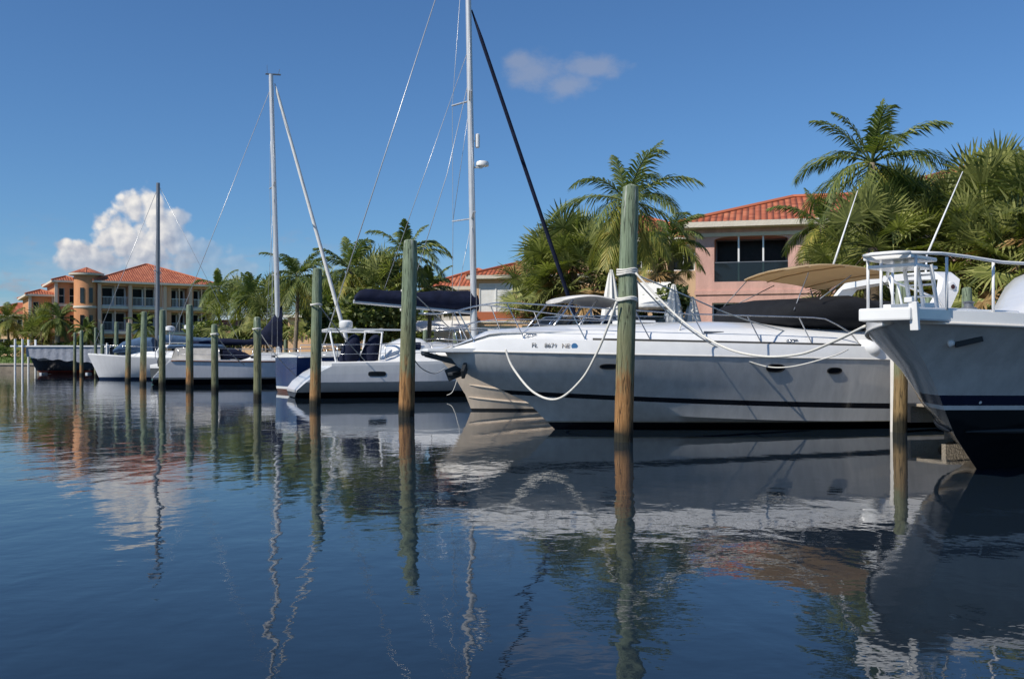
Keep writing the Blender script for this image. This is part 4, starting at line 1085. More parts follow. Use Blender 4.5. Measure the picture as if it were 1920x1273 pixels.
mb.build('lifeline', M['steel'], grey_sail, smooth=180)

# ================================================================ smaller motor boats
def runabout(name, label, o, rz, LOA, beam, fb, hullm, top=None, T=None):
    root = empty(name, o, rz); tag(root, label, 'boat')
    k = LOA
    H = Hull([
        dict(xb=k*.85, z=-.45, zb=-.3, y=0), dict(xb=k*.92, z=-.05, zb=.02, y=beam*.36, p=1.7, t0=.3, q=3),
        dict(xb=k*.945, z=.15, zb=fb*.32, y=beam*.45, p=1.8, t0=.3, q=3), dict(xb=k*.97, z=fb*.5, zb=fb*.75, y=beam*.48, p=2, t0=.35),
        dict(xb=k, z=fb, zb=fb*1.28, y=beam*.5, p=2.5, t0=.4, q=1.6)], 28)
    H.mesh().build('hull', hullm, root, smooth=32)
    H.deck(lambda t, S: [(S.y, S.z), (S.y, S.z+.06), (max(0, S.y-.1), S.z+.07), (S.y*.6, S.z+.12+.2*max(0, min(1, (t-.45)/.1))*min(1, (1-t)/.2)), (0, S.z+.15+.28*max(0, min(1, (t-.45)/.1))*min(1, (1-t)/.2))]).build('deck', M['white'], root, smooth=40)
    H.rail(4, .03, .05, k*.98, dy=.01).build('rub_rail', M['offwhite'], root, smooth=180)
    return root, H
# navy hull beside the scooped stern: its stern corner shows between the two sailboats
navy_hull, HNv = runabout('motor_boat', 'navy blue motor boat with white sheer, showing between the two big sailboats', Vector((-9.2, 40.5, 0)), R(30), 8.5, 2.9, 1.42,
    hullmat('navy_hull_paint', [(0, 0, (.10, .03, .02)), (.14, 0, (.72, .72, .72)), (.24, 0, (.022, .045, .14))], rough=.15, xl=8))
mb = MB(); rr = [superring(x, 1.0, 1.5, z, 3.4, 16) for x, z in ((3.4, 1.6), (4.0, 2.0), (5.0, 2.1), (5.8, 1.7))]; mb.loft(rr); mb.build('console', M['white'], navy_hull, smooth=45)
mb = MB()
for sg in (1, -1): mb.tube([(1.0, sg*1.2, 1.5), (1.0, sg*1.2, 1.95), (4.5, sg*1.25, 2.0), (7.8, sg*.4, 2.4)], .016, 6)
mb.build('grab_rail', M['steel'], navy_hull, smooth=180)
# small sterndrive with a white arch, stern on
stern_boat, HSb = runabout('motor_boat', 'small motor boat seen from its dark stern, white arch and teal bottom paint', Vector((-20.9, 60.0, 0)), R(66), 7.5, 2.4, 1.0,
    hullmat('teal_bottom_hull', [(0, 0, (.02, .12, .11)), (.2, 0, (.05, .05, .055)), (.86, 0, (.7, .7, .7))], rough=.25, xl=7))
mb = MB()
for sg in (1, -1): mb.tube([(.8, sg*1.1, 1.05), (.5, sg*1.05, 1.9), (.5, sg*.8, 2.15), (.5, 0, 2.2)], .09, 8)
mb.build('radar_arch', M['white'], stern_boat, smooth=60)
mb = MB(); rr = [superring(x, 1.0, 1.05, z, 3.4, 16) for x, z in ((2.6, 1.9), (3.2, 2.0), (4.4, 1.7), (5.2, 1.2))]; mb.loft(rr); mb.build('windscreen_cowl', M['white'], stern_boat, smooth=45)
mb = MB(); mb.lathe([(.22, 0), (.26, .3), (.2, .55), (.08, .62)], (-.3, 0, .95), 12); mb.tube([(-.3, 0, 1.0), (-.3, 0, -.3)], .12, 8); mb.build('outboard_motor', M['black'], stern_boat, smooth=45)
# boat under the long grey awning of the far boat lift
lift_o = at(130, 700, 101.0); lift_o.z = 0
LX = R(6)
lb, HLb = runabout('motor_boat', 'dark navy boat with red bottom hanging in the covered lift', lift_o+Vector((3.6, .4, .35)), math.pi+LX, 7.4, 2.4, 1.0,
    hullmat('lift_boat_hull', [(-1, 0, (.17, .03, .02)), (.0, 0, (.010, .014, .022))], rough=.25, xl=7))
mb = MB(); rr = [superring(x, 1.1, .98, z, 3.0, 16) for x, z in ((.3, 1.15), (2.0, 1.7), (4.6, 1.75), (6.4, 1.3))]; mb.loft(rr); mb.build('boat_cover', M['greycloth'], lb, smooth=60)
lift = empty('boat_lift', lift_o, LX); tag(lift, 'boat lift with flat white roof beam and hanging grey canvas sides', 'boat lift')
mb = MB(); mb.box((-.3, 0, 2.78), (9.6, 3.4, .16)); lr = mb.build('roof_beam', M['whitemetal'], lift, bevel=.03)
mb = MB()
for sg in (1, -1):
    n = 40; a = []; b = []
    for i in range(n+1):
        x = -3.6+7.9*i/n; y = sg*1.55+.05*math.sin(i*1.7); drop = 1.0+.75*(i/n) if True else 0
        a.append((x, sg*1.6, 2.70)); b.append((x, y, 2.7-drop+.08*math.sin(i*.9)))
    for i in range(n): mb.face([a[i], a[i+1], b[i+1], b[i]])
mb.build('canvas_side', M['greycloth'], lift, smooth=80)
for x in (-4.6, -3.9, 4.2):
    for y in (-1.75, 1.75):
        MB().tube([(x, y, -.8), (x, y, 3.5 if x < 0 else 3.1)], .10, 10).build('lift_post', M['whitemetal'], lift, smooth=60)
mb = MB()
for x in (-2.2, 2.2): mb.beam((x, -1.75, .05), (x, 1.75, .05), .2, .2)
mb.build('cradle_beam', M['whitemetal'], lift)
# ---------------------------------------------------------------- mooring piles (every one its own mesh, slightly crooked)
def pile(px, W, top_py, wpx, label, rust=.0, lean=(0, 0), seed=1, group='mooring piles standing in the row', Y=None, top_px=None, zt=None):
    rnd = random.Random(seed)
    Y = Y or wl(W); b = at(px, H0, Y); b.z = 0
    ztop = zt if zt else CAMZ+(H0-top_py)/F*Y
    r = wpx/2/F*Y
    tx = ((top_px if top_px is not None else px)-px)/F*Y
    mb = MB(); n = 20; rings = []
    K = 15
    for i in range(K+1):
        u = i/K; z = -1.2+(ztop+1.2)*u; k = z/ztop
        rr = r*(1.07-.13*u)*(1-(.10 if i == K else 0))
        ox = tx*k+.012*math.sin(3*u+seed); oy = .012*math.cos(2.3*u+seed*2)
        rings.append([(ox+rr*(1+.035*mnoise.noise((math.cos(a)*1.2+seed, math.sin(a)*1.2, z*.8)))*math.cos(a), oy+rr*(1+.035*mnoise.noise((math.cos(a)*1.2+seed, math.sin(a)*1.2+5, z*.8)))*math.sin(a), z-(.0 if i < K else .0)) for a in [2*math.pi*q/n for q in range(n)]])
    mb.loft(rings)
    mb.f.pop()                                   # an uneven cut at the top
    top = [mb.vert((p[0]*.55+tx*.45, p[1]*.55, p[2]+.03+.02*mnoise.noise((p[0]*9, p[1]*9, seed)))) for p in rings[-1]]
    L0 = list(range((K)*n, (K+1)*n))
    for q in range(n): mb.f.append([L0[q], L0[(q+1) % n], top[(q+1) % n], top[q]])
    mb.f.append(top)
    o = mb.build('mooring_pile', M['pile'], smooth=50); o.location = b; o['rust'] = float(rust); o['top'] = float(ztop)
    tag(o, label, 'piling', group)
    return o, b, r, ztop
PL = [
 (1170, 828, 351, 34.5, 'tallest and nearest green wooden pile, in front of the long white yacht', 1.0, 1183),
 (763, 781, 452, 29, 'second tallest green pile, with rope rings, in front of the white sailboat bow end', 1.0, 769),
 (591, 762, 505, 20, 'green pile standing before the scooped white stern of the sailboat', .9, 594),
 (482, 748, 596, 14.5, 'short olive pile in front of the navy sail cover, leftward of the blue hull', .0, 482),
 (402.5, 733, 609, 13, 'short olive pile with a rope tied on, before the dark dodger', .0, 402.5),
 (355.5, 729, 572, 13.5, 'tall green pile with rusty foot before the middle of the teak railed sailboat', 1.0, 356),
 (304, 724, 582, 12, 'green pile standing right in line with the bare grey mast', .1, 305),
 (268.5, 721, 585, 11.5, 'green pile by the dark stern boat with white arch', .7, 270.5),
 (240, 715, 606, 10, 'grey green pile in front of the small sailboat with the blue spray hood', .7, 241),
 (217.5, 710, 604, 7.5, 'slim pile before the bow windows of the blue hooded sailboat', .2, 218),
 (192, 707, 608, 7, 'pale green pile at the very bow of the blue hooded sailboat', .8, 192),
 (179.5, 706, 615, 5.5, 'thin dark pile just behind the bow of the blue hooded sailboat', .0, 179.5),
 (153, 704, 620, 7, 'brown footed pile at the right end of the boat lift', .9, 153),
 (140.5, 703, 624, 5.5, 'thin pile in front of the middle of the boat lift canvas', .2, 140.5),
]
piles = []
for i, (px, W, tp, wp, lab, ru, tpx) in enumerate(PL): piles.append(pile(px, W, tp, wp, lab, ru, seed=i+3, top_px=tpx))
mid = pile(1687, 0, 532, 25, 'olive pile with a white pipe strapped on, between yacht stern and sport boat bow', .55, seed=31, Y=17.6, group='piles around the yacht berth', top_px=1690)
pile(1814, 0, 541, 20, 'green pile top rising behind the foredeck of the sport boat', .0, seed=33, Y=23.5, group='piles around the yacht berth')
pile(1742, 0, 560, 17, 'pile hidden low behind the white radar arch of the yacht', .0, seed=34, Y=25.5, group='piles around the yacht berth')
# white pipe on the pile
b = at(1675, H0, 17.75); mb = MB(); mb.tube([(0, 0, -.6), (0, 0, 1.32)], .055, 12); mb.lathe([(.06, 0), (.06, .03), (.03, .04)], (0, 0, 1.31), 12)
o = mb.build('fender_pipe', M['offwhite'], smooth=60); o.location = (b.x, b.y, 0); tag(o, 'white plastic pipe standing against the olive pile beside the yacht stern', 'pipe')

# ---------------------------------------------------------------- ropes
def rope(pts, r, label, mat='rope', wraps=(), name='mooring_rope', group='mooring lines tied to the piles'):
    mb = MB(); mb.tube(pts, r, 7)
    for c, rr, n, h in wraps:
        sp = [(c[0]+rr*math.cos(a*.45), c[1]+rr*math.sin(a*.45), c[2]+h*a/(n*14)+.01*math.sin(a*1.3)) for a in range(int(n*14)+1)]
        mb.tube(sp, r*1.05, 6)
    o = mb.build(name, M[mat], smooth=180); tag(o, label, 'rope', group); return o
def curve_px(lst, n=10):
    P = [at(*q) for q in lst]; out = []
    for i in range(len(P)-1):
        p0, p1, p2, p3 = P[max(0, i-1)], P[i], P[i+1], P[min(len(P)-1, i+2)]
        for k in range(n):
            t = k/n
            out.append(.5*((2*p1)+(p2-p0)*t+(2*p0-5*p1+4*p2-p3)*t*t+(3*p1-p0-3*p2+p3)*t**3))
    out.append(P[-1]); return out
p1c = at(1176, 515, 15.56); p1b = at(1175, 565, 15.56)
rope(curve_px([(948, 655, 17.3), (962, 690, 17.2), (1000, 735, 16.8), (1045, 748, 16.4), (1090, 712, 16.0), (1120, 660, 15.7), (1140, 612, 15.5), (1156, 566, 15.4)]), .020, 'white rope looping low from the yacht bow back up to the tallest pile', wraps=[((p1b.x, p1b.y, p1b.z), .155, 2, .05)])
rope(curve_px([(1192, 512, 15.4), (1232, 556, 15.2), (1290, 610, 14.8), (1360, 652, 14.2), (1430, 668, 13.6), (1500, 664, 12.6), (1560, 642, 11.6), (1622, 612, 10.4)]), .017, 'thick white rope sagging from the tallest pile to the sport boat bow', wraps=[((p1c.x, p1c.y, p1c.z-.02), .155, 3, .10)])
rope(curve_px([(1192, 515, 15.45), (1290, 556, 16.2), (1370, 590, 17.0), (1440, 612, 17.8), (1500, 628, 18.6)]), .012, 'thin pale rope running from the tallest pile to the yacht side deck')
rope(curve_px([(1190, 522, 15.6), (1240, 575, 16.4), (1290, 616, 17.0), (1340, 648, 17.5), (1420, 683, 17.6), (1480, 688, 17.4), (1560, 668, 17.3), (1590, 655, 17.5)]), .012, 'thin grey rope dipping past the yacht porthole from the tallest pile', mat='rope')
rope(curve_px([(1280, 600, 17.9), (1262, 650, 17.7), (1240, 680, 17.7), (1210, 684, 17.8)]), .012, 'short loose rope end hanging over the yacht rail', group=None)
c2 = at(767, 547, 22.8); c3 = at(765, 583, 22.8); c4 = at(764, 664, 22.8)
rope(curve_px([(770, 545, 22.6), (800, 574, 24.2), (840, 612, 27), (880, 650, 30), (892, 662, 31)]), .014, 'rope from the second tallest pile down to the right behind the yacht bow', wraps=[((c2.x, c2.y, c2.z), .175, 2, .04), ((c3.x, c3.y, c3.z), .175, 2, .04)])
rope(curve_px([(770, 664, 22.6), (790, 690, 24.5), (815, 700, 27), (835, 690, 29)]), .014, 'slack grey rope low on the second tallest pile', wraps=[((c4.x, c4.y, c4.z), .175, 2, .03)])
rope(curve_px([(862, 690, 33), (856, 715, 33), (848, 735, 33), (838, 741, 33)]), .012, 'rope end dangling into the water from the white sailboat', group=None)
c5 = at(593, 573, 27.7)
rope(curve_px([(600, 575, 27.5), (625, 608, 29.5), (655, 645, 32), (684, 676, 34)]), .016, 'rope from the green pile before the scooped stern to the sailboat deck', wraps=[((c5.x, c5.y, c5.z), .155, 2, .04)])
c6 = at(402.5, 628, 42.3)
rope(curve_px([(404, 626, 42.1), (420, 648, 45), (440, 670, 49), (458, 684, 52.6)]), .024, 'rope from the short olive pile to the teak railed sailboat', wraps=[((c6.x, c6.y, c6.z), .16, 2, .05)])
c7 = at(482, 618, 33.2)
rope(curve_px([(484, 618, 33.1), (505, 650, 36), (530, 680, 39), (545, 695, 40.2)]), .016, 'thin rope from the olive pile to the navy hull', wraps=[((c7.x, c7.y, c7.z), .14, 2, .04)])
# fender at the yacht's stern quarter
f0 = at(1628, 652, 18.3)
mb = MB(); mb.lathe([(.03, -.22), (.10, -.19), (.14, -.1), (.15, 0), (.14, .1), (.10, .19), (.03, .22)], (0, 0, 0), 16, 'x')
mb.tube([(.0, 0, .14), (-.02, .1, .45), (-.02, .25, .62)], .01, 5)
o = mb.build('boat_fender', M['white'], smooth=60); o.location = f0; o.rotation_euler = (0, R(20), R(-25)); tag(o, 'white round fender hanging at the stern quarter of the long yacht', 'fender')

# ---------------------------------------------------------------- docks
def dock(name, label, a, b, wdt, z, posts, mat=None, th=.28):
    a, b = Vector(a), Vector(b); d = (b-a); ln = d.length; root = empty(name, (a.x, a.y, 0), math.atan2(d.y, d.x)); tag(root, label, 'dock')
    mb = MB(); n = int(ln/.32)
    for i in range(n): mb.box(((i+.5)*ln/n, 0, z-.02), (ln/n-.02, wdt, .05))
    mb.build('deck_boards', mat or M['wood'], root)
    mb = MB()
    for y in (-wdt/2+.06, wdt/2-.06): mb.box((ln/2, y, z-.19), (ln, .10, th))
    mb.build('side_beam', mat or M['wood'], root)
    for x in posts:
        for y in (-wdt/2-.14, wdt/2+.14):
            MB().tube([(x, y, -1), (x, y, z+.12)], .13, 10).build('dock_post', M['wood'], root, smooth=60)
    return root
dp0 = at(1704, H0, 17.9); dock('finger_dock', 'low beige dock end between the olive pile and the sport boat bow', (dp0.x+.12, 17.45, 0), (dp0.x+5, 18.95, 0), 1.0, .50, (1.1, 3.6), M['concrete'], .30)
p = shore(-6, 15.5); q = shore(100, 15.5)
dock('main_dock', 'long weathered dock running along the seawall behind the boats', (p.x, p.y, 0), (q.x, q.y, 0), 2.2, 1.02, [3+i*4.2 for i in range(25)])
for i, (t, lab) in enumerate(((20, 'short dock behind the white sailboat'), (31, 'short dock between the navy hull and the teak railed sailboat'), (52, 'short dock behind the small blue hooded sailboat'), (70, 'far short dock near the boat lift'))):
    p = shore(t, 14.2); q = shore(t, 11.0); dock('finger_dock', lab, (q.x, q.y, 0), (p.x, p.y, 0), 1.1, .95, (.4, 2.4))
# inner piles along the main dock, with pale caps
k = 0
spots = [(11, 13.2), (16, 12.6), (22.5, 13.0), (25, 12.2), (34, 12.8), (39, 13.2), (45, 12.4), (58, 13.), (66, 12.6), (76, 13)]
for i, (t, inl) in enumerate(spots):
    p = shore(t, inl); px = 960+F*p.x/p.y
    where = ['beside the yacht stern', 'behind the beige cruiser', 'behind the white sailboat mast', 'behind the sailboat radar arch', 'left of the scooped stern', 'behind the navy hull', 'behind the white mast', 'behind the bare grey mast', 'behind the blue spray hood', 'near the boat lift'][i]
    pile(px, 0, 0, .30/p.y*F, 'dock pile at the inner dock '+where, .0, seed=50+i, Y=p.y, group='piles along the inner dock', zt=2.5+.5*((i*7) % 3)/2)
# power pedestals on the dock
proto = None
for i, (t, lab) in enumerate(((24, 'white power pedestal on the dock behind the white sailboat'), (36, 'white power pedestal on the dock behind the navy hull'), (47, 'white power pedestal on the dock behind the white mast'), (60, 'white power pedestal on the far dock'))):
    p = shore(t, 16.2)
    if not proto:
        proto = empty('power_pedestal'); mb = MB(); mb.box((0, 0, .5), (.22, .22, 1.0)); mb.build('pedestal_body', M['whitemetal'], proto, bevel=.02)
        mb = MB(); mb.lathe([(.14, 0), (.15, .05), (.13, .2), (.05, .26)], (0, 0, 1.0), 12); mb.build('lamp_head', M['white'], proto, smooth=50); o = proto
    else: o = copy_tree(proto)
    o.location = (p.x, p.y, 1.03); tag(o, lab, 'power pedestal', 'power pedestals on the dock')
# ---------------------------------------------------------------- palms and other plants
def coco_crown(rnd, n=20, L0=3.0, emin=-55, emax=70, lean=(0.25, 0), leaf=.055, yellow=.15, droop=1.0):
    g, y = MB(), MB()
    for i in range(n):
        u = i/(n-1); el = R(emax-(emax-emin)*u**1.05+rnd.uniform(-9, 9)); az = i*2.39996+rnd.uniform(-.5, .5)
        Lf = L0*rnd.uniform(.82, 1.12)*(.85 if el > R(60) else 1.0)
        d = Vector((math.cos(az)*math.cos(el), math.sin(az)*math.cos(el), math.sin(el)))
        mb = y if (u > .62 and rnd.random() < yellow*2.4) else g
        pts = []; p = Vector((0, 0, 0)); K = 16; bend = rnd.uniform(.8, 1.45)*droop
        for k in range(K+1):
            pts.append(p.copy()); p = p+d*Lf/K
            d = (d+Vector((lean[0]*.02, lean[1]*.02, -.115*bend*(.35+k/K)*max(.25, math.cos(math.asin(max(-1, min(1, d.z)))*.85)))))
            d.normalize()
        mb.tube(pts[::2]+([pts[-1]] if K % 2 else []), [.035*(1-.8*q/8) for q in range(len(pts[::2]))], 4, cap=False)
        NL = 40
        for s_ in range(NL):
            v = .14+.86*(s_+.5)/NL; f = v*K; k0 = min(K-1, int(f)); c = pts[k0].lerp(pts[k0+1], f-k0)
            t = (pts[k0+1]-pts[k0]).normalized(); sd = t.cross(Vector((0, 0, 1)))
            if sd.length < .05: sd = Vector((-math.sin(az), math.cos(az), 0))
            sd.normalize(); upv = sd.cross(t)
            ll = Lf*.34*math.sin(math.pi*min(1, (v*.86+.12)))**.7*rnd.uniform(.85, 1.1)
            for sg in (1, -1):
                a = R(52-22*v)+rnd.uniform(-.1, .1)
                dr = (t*math.cos(a)+sd*sg*math.sin(a)+upv*rnd.uniform(-.05, .22)).normalized()
                m1 = c+dr*ll*.5+Vector((0, 0, -.10*ll)); e = c+dr*ll*.92+Vector((0, 0, -.42*ll*rnd.uniform(.7, 1.3)*droop))
                wv = t*leaf*.5
                mb.face([c-wv*.7, c+wv*.7, m1+wv, m1-wv]); mb.face([m1-wv, m1+wv, e])
    return g, y
def trunk_mesh(h, r0, r1, lean=(0, 0), curve=.4, seed=1):
    mb = MB(); pts, rs = [], []
    for i in range(13):
        u = i/12; pts.append((lean[0]*u+curve*math.sin(u*2.6)*.25, lean[1]*u, h*u)); rs.append((r0+(r1-r0)*u**.7)*(1.35 if i == 0 else 1)*(1+.05*math.sin(i*2.1+seed)))
    mb.tube(pts, rs, 10); return mb, pts[-1]
def coconut(label, x, y, h, L0, seed, lean=(.4, 0), n=22, yellow=.15, **kw):
    rnd = random.Random(seed); z0 = gz(x, y)-.1
    root = empty('coconut_palm', (x, y, z0)); tag(root, label, 'palm tree', 'coconut palms on the lawns')
    tm, tp = trunk_mesh(h-z0, .20, .12, lean, seed=seed)
    tm.build('trunk', M['trunk'], root, smooth=180)
    g, yb = coco_crown(rnd, n, L0, yellow=yellow, **kw)
    for mb, nm, mt in ((g, 'crown', 'palm'), (yb, 'old_fronds', 'palmyellow')):
        if mb.f:
            o = mb.build(nm, M[mt], root, recalc=False); o.location = tp
    return root
def fan_crown(rnd, n=34, stem=(.7, 1.3), rad=.95, nb=24, emin=-42, emax=88):
    g, dry = MB(), MB()
    for i in range(n):
        u = i/(n-1); el = R(emax-(emax-emin)*u+rnd.uniform(-10, 10)); az = i*2.39996+rnd.uniform(-.4, .4)
        d = Vector((math.cos(az)*math.cos(el), math.sin(az)*math.cos(el), math.sin(el)))
        mb = dry if u > .86 and rnd.random() < .7 else g
        sl_ = rnd.uniform(*stem)*(1.0 if u < .9 else .8); q = d*sl_; q.z -= .18*sl_*sl_*(1-d.z)
        mb.tube([(0, 0, 0), q*.5+Vector((0, 0, .05)), q], [.025, .018, .012], 4, cap=False)
        t = (q-q*.5).normalized(); t = (t+Vector((rnd.uniform(-.25, .25), rnd.uniform(-.25, .25), rnd.uniform(-.15, .45)))).normalized()
        sd = t.cross(Vector((0, 0, 1)))
        if sd.length < .05: sd = Vector((-math.sin(az), math.cos(az), 0))
        sd.normalize(); up = sd.cross(t).normalized(); tw = rnd.uniform(-.7, .7); sd, up = sd*math.cos(tw)+up*math.sin(tw), up*math.cos(tw)-sd*math.sin(tw)
        rl = rad*rnd.uniform(.85, 1.15)
        for k in range(nb):
            w_ = -1+2*(k+.5)/nb; a = w_*R(128)
            dr = (t*math.cos(a)+sd*math.sin(a)+up*(.22-.30*abs(w_))).normalized()
            ln = rl*(1-.30*abs(w_)**2)*rnd.uniform(.88, 1.08)
            wv = (sd*math.cos(a)-t*math.sin(a))*.030*rl/.9
            m1 = q+dr*ln*.55; e = q+dr*ln*.93+Vector((0, 0, -(.08+.34*rnd.random()**2)*ln*.55))
            mb.face([q-wv*.25, q+wv*.25, m1+wv, m1-wv]); mb.face([m1-wv, m1+wv, e+wv*.12, e-wv*.12])
    return g, dry
def fanpalm(label, x, y, h, seed, n=34, scale=1.0, group='fan palms on the lawns', tr=.17, **kw):
    rnd = random.Random(seed); z0 = gz(x, y)-.1
    root = empty('fan_palm', (x, y, z0)); tag(root, label, 'palm tree', group)
    tm, tp = trunk_mesh(h-z0, tr, tr*.85, (rnd.uniform(-.2, .2), 0), seed=seed)
    tm.build('trunk', M['bark'], root, smooth=180)
    g, d = fan_crown(rnd, n, (.7*scale, 1.3*scale), .95*scale, **kw)
    for mb, nm, mt in ((g, 'crown', 'fan'), (d, 'dead_leaves', 'dryleaf')):
        if mb.f:
            o = mb.build(nm, M[mt], root, recalc=False); o.location = tp
    return root
def leaf_cloud(rnd, blobs, per, leaf=.22):
    mb = MB()
    for (cx, cy, cz, rx, ry, rz) in blobs:
        for i in range(per):
            v = Vector((rnd.gauss(0, 1), rnd.gauss(0, 1), rnd.gauss(0, 1))).normalized()*(rnd.random()**.45)
            c = Vector((cx+v.x*rx, cy+v.y*ry, cz+v.z*rz))
            if mnoise.noise(c*1.1) < -.28: continue
            a = Vector((rnd.gauss(0, 1), rnd.gauss(0, 1), rnd.gauss(0, .6))).normalized(); b = a.cross(Vector((rnd.gauss(0, 1), rnd.gauss(0, 1), rnd.gauss(0, 1)))).normalized()
            s_ = leaf*rnd.uniform(.6, 1.3)
            mb.face([c-a*s_, c+b*s_*.45, c+a*s_, c-b*s_*.45])
    return mb
def bushy(label, x, y, h, w_, seed, mat='leaf', leaf=.20, per=420, nb=9, name='broadleaf_tree', cat='tree', group='leafy trees between the palms'):
    rnd = random.Random(seed); z0 = gz(x, y)-.05; hh = h-z0
    root = empty(name, (x, y, z0)); tag(root, label, cat, group)
    mb = MB(); mb.tube([(0, 0, 0), (.05, 0, hh*.3), (.1, .05, hh*.55)], [.16, .12, .07], 8)
    for k in range(5):
        a = k*1.257+seed; mb.tube([(.03, 0, hh*(.25+.04*k)), (math.cos(a)*w_*.22, math.sin(a)*w_*.22, hh*(.48+.05*k)), (math.cos(a)*w_*.36, math.sin(a)*w_*.36, hh*(.62+.06*k))], [.07, .05, .02], 6)
    mb.build('trunk', M['bark'], root, smooth=180)
    bl = [(rnd.uniform(-.34, .34)*w_, rnd.uniform(-.3, .3)*w_, hh*rnd.uniform(.34, .82), w_*rnd.uniform(.16, .28), w_*rnd.uniform(.16, .28), hh*rnd.uniform(.12, .20)) for _ in range(nb)]
    leaf_cloud(rnd, bl, per, leaf).build('crown', M[mat], root, recalc=False)
    return root
def hedge(label, a, b, h, wdt, seed, mat='hedge', per=16):
    rnd = random.Random(seed); a, b = Vector(a), Vector(b); ln = (b-a).length; n = max(2, int(ln/.8)); bl = []
    for i in range(n+1):
        p = a.lerp(b, i/n); z = gz(p.x, p.y); bl.append((p.x, p.y, z+h*.5, .75, wdt*.5, h*.5*rnd.uniform(.85, 1.1)))
    o = leaf_cloud(rnd, bl, int(per*10), .16).build('hedge', M[mat], recalc=False); tag(o, label, 'hedge', 'clipped hedges above the seawall'); return o

def W2(px, Y): return (px-960)/F*Y
def hz(py, Y): return CAMZ+(H0-py)/F*Y
# the two big coconut palms
coconut('tall coconut palm rising right behind the tallest pile', W2(1190, 35), 35, hz(378, 35), 2.75, 17, lean=(-.3, 0), n=22, yellow=.4, leaf=.062)
coconut('tall coconut palm right of the red roofed pink villa, fronds swept up', W2(1622, 31), 31, hz(306, 31), 2.75, 24, lean=(.15, 0), n=20, yellow=.12, leaf=.062, emax=80)
# young yellowish palm under the first
coconut('young yellow green palm beside the corner of the pink villa', W2(1250, 41), 41, hz(452, 41), 2.1, 31, lean=(.1, 0), n=15, yellow=.9, leaf=.062, emin=-35)
coconut('low coconut palm hanging over the pink villa balcony end', W2(1548, 38), 38, hz(420, 38), 2.2, 37, lean=(-.2, 0), n=16, yellow=.6, leaf=.062, emin=-55)
# fan palm masses
for i, (px, Y, py, s_, n, lab) in enumerate((
    (1700, 33, 412, 1.3, 56, 'big fan palm right of the tall swept coconut palm'),
    (1770, 30.5, 440, 1.2, 50, 'fan palm directly above the yacht radar arch'),
    (1640, 30, 440, 1.1, 46, 'fan palm filling the gap right of the pink villa'),
    (1875, 30, 398, 1.35, 58, 'largest fan palm at the right edge below the far roof'),
    (1940, 28, 370, 1.3, 50, 'fan palm cut by the right edge, spiky top'),
    (1830, 29, 468, 1.2, 40, 'low fan palm behind the sport boat foredeck'),
    (1905, 27.5, 470, 1.2, 38, 'low fan palm behind the sport boat cabin'),
    (1080, 46, 472, 1.5, 50, 'fan palm just left of the tallest pile'),
    (1025, 47, 495, 1.45, 46, 'fan palm where the dark forestay meets the trees'),
    (1118, 45, 490, 1.3, 38, 'fan palm directly behind the tallest pile'),
    (992, 50, 545, 1.1, 32, 'small fan palm at the right corner of the cream villa'),
    (1222, 41, 470, .85, 30, 'small dark fan palm under the yellow green palm'),
    (1590, 36, 500, 1.0, 32, 'fan palm against the right wall of the pink villa'))):
    fanpalm(lab, W2(px, Y), Y, hz(py+25, Y), 100+i*7, n, s_)
# palms further away
for i, (px, Y, py, L0, lean, lab) in enumerate((
    (648, 66, 505, 3.4, (.3, 0), 'coconut palm crossed by the white furled headsail'),
    (757, 66, 478, 3.2, (.2, 0), 'coconut palm showing above the second tallest pile'),
    (552, 78, 520, 3.4, (.2, 0), 'coconut palm right of the white mast'),
    (408, 112, 540, 3.6, (.1, 0), 'coconut palm beside the right end of the orange building'),
    (478, 92, 556, 3.2, (-.3, 0), 'low coconut palm left of the white mast'),
    (700, 72, 540, 3.0, (0, 0), 'coconut palm between two headsail lines, half hidden'),
    (800, 70, 540, 2.6, (.2, 0), 'coconut palm at the left roof corner of the cream villa'),
    (108, 122, 598, 3.0, (.1, 0), 'dark palm in front of the orange wing'),
    (160, 121, 618, 2.2, (.1, 0), 'small palm before the round stair tower'),
    (268, 121, 612, 2.4, (.1, 0), 'palm standing before the white balconies'),
    (16, 131, 598, 3.6, (-.2, 0), 'dark palm at the left edge of the picture'))):
    coconut(lab, W2(px, Y), Y, hz(py, Y), L0, 300+i*13, lean=lean, n=22, yellow=.22, leaf=.10, emin=-62)
for i, (px, Y, py, s_, lab) in enumerate((
    (600, 84, 575, 2.0, 'far fan palm behind the green pile and its rope'), (520, 90, 588, 2.1, 'far fan palm right behind the white mast'),
    (450, 98, 590, 2.2, 'far fan palm left of the white mast foot'), (716, 64, 545, 1.7, 'fan palm behind the navy boom cover end'),
    (690, 68, 560, 1.8, 'fan palm above the boom end of the white sailboat'),
    (78, 124, 622, 2.0, 'dark fan palm beside the orange wing'), (60, 126, 638, 1.7, 'low dark fan palm near the lift'))):
    fanpalm(lab, W2(px, Y), Y, hz(py, Y), 500+i*11, 34, s_, nb=18)
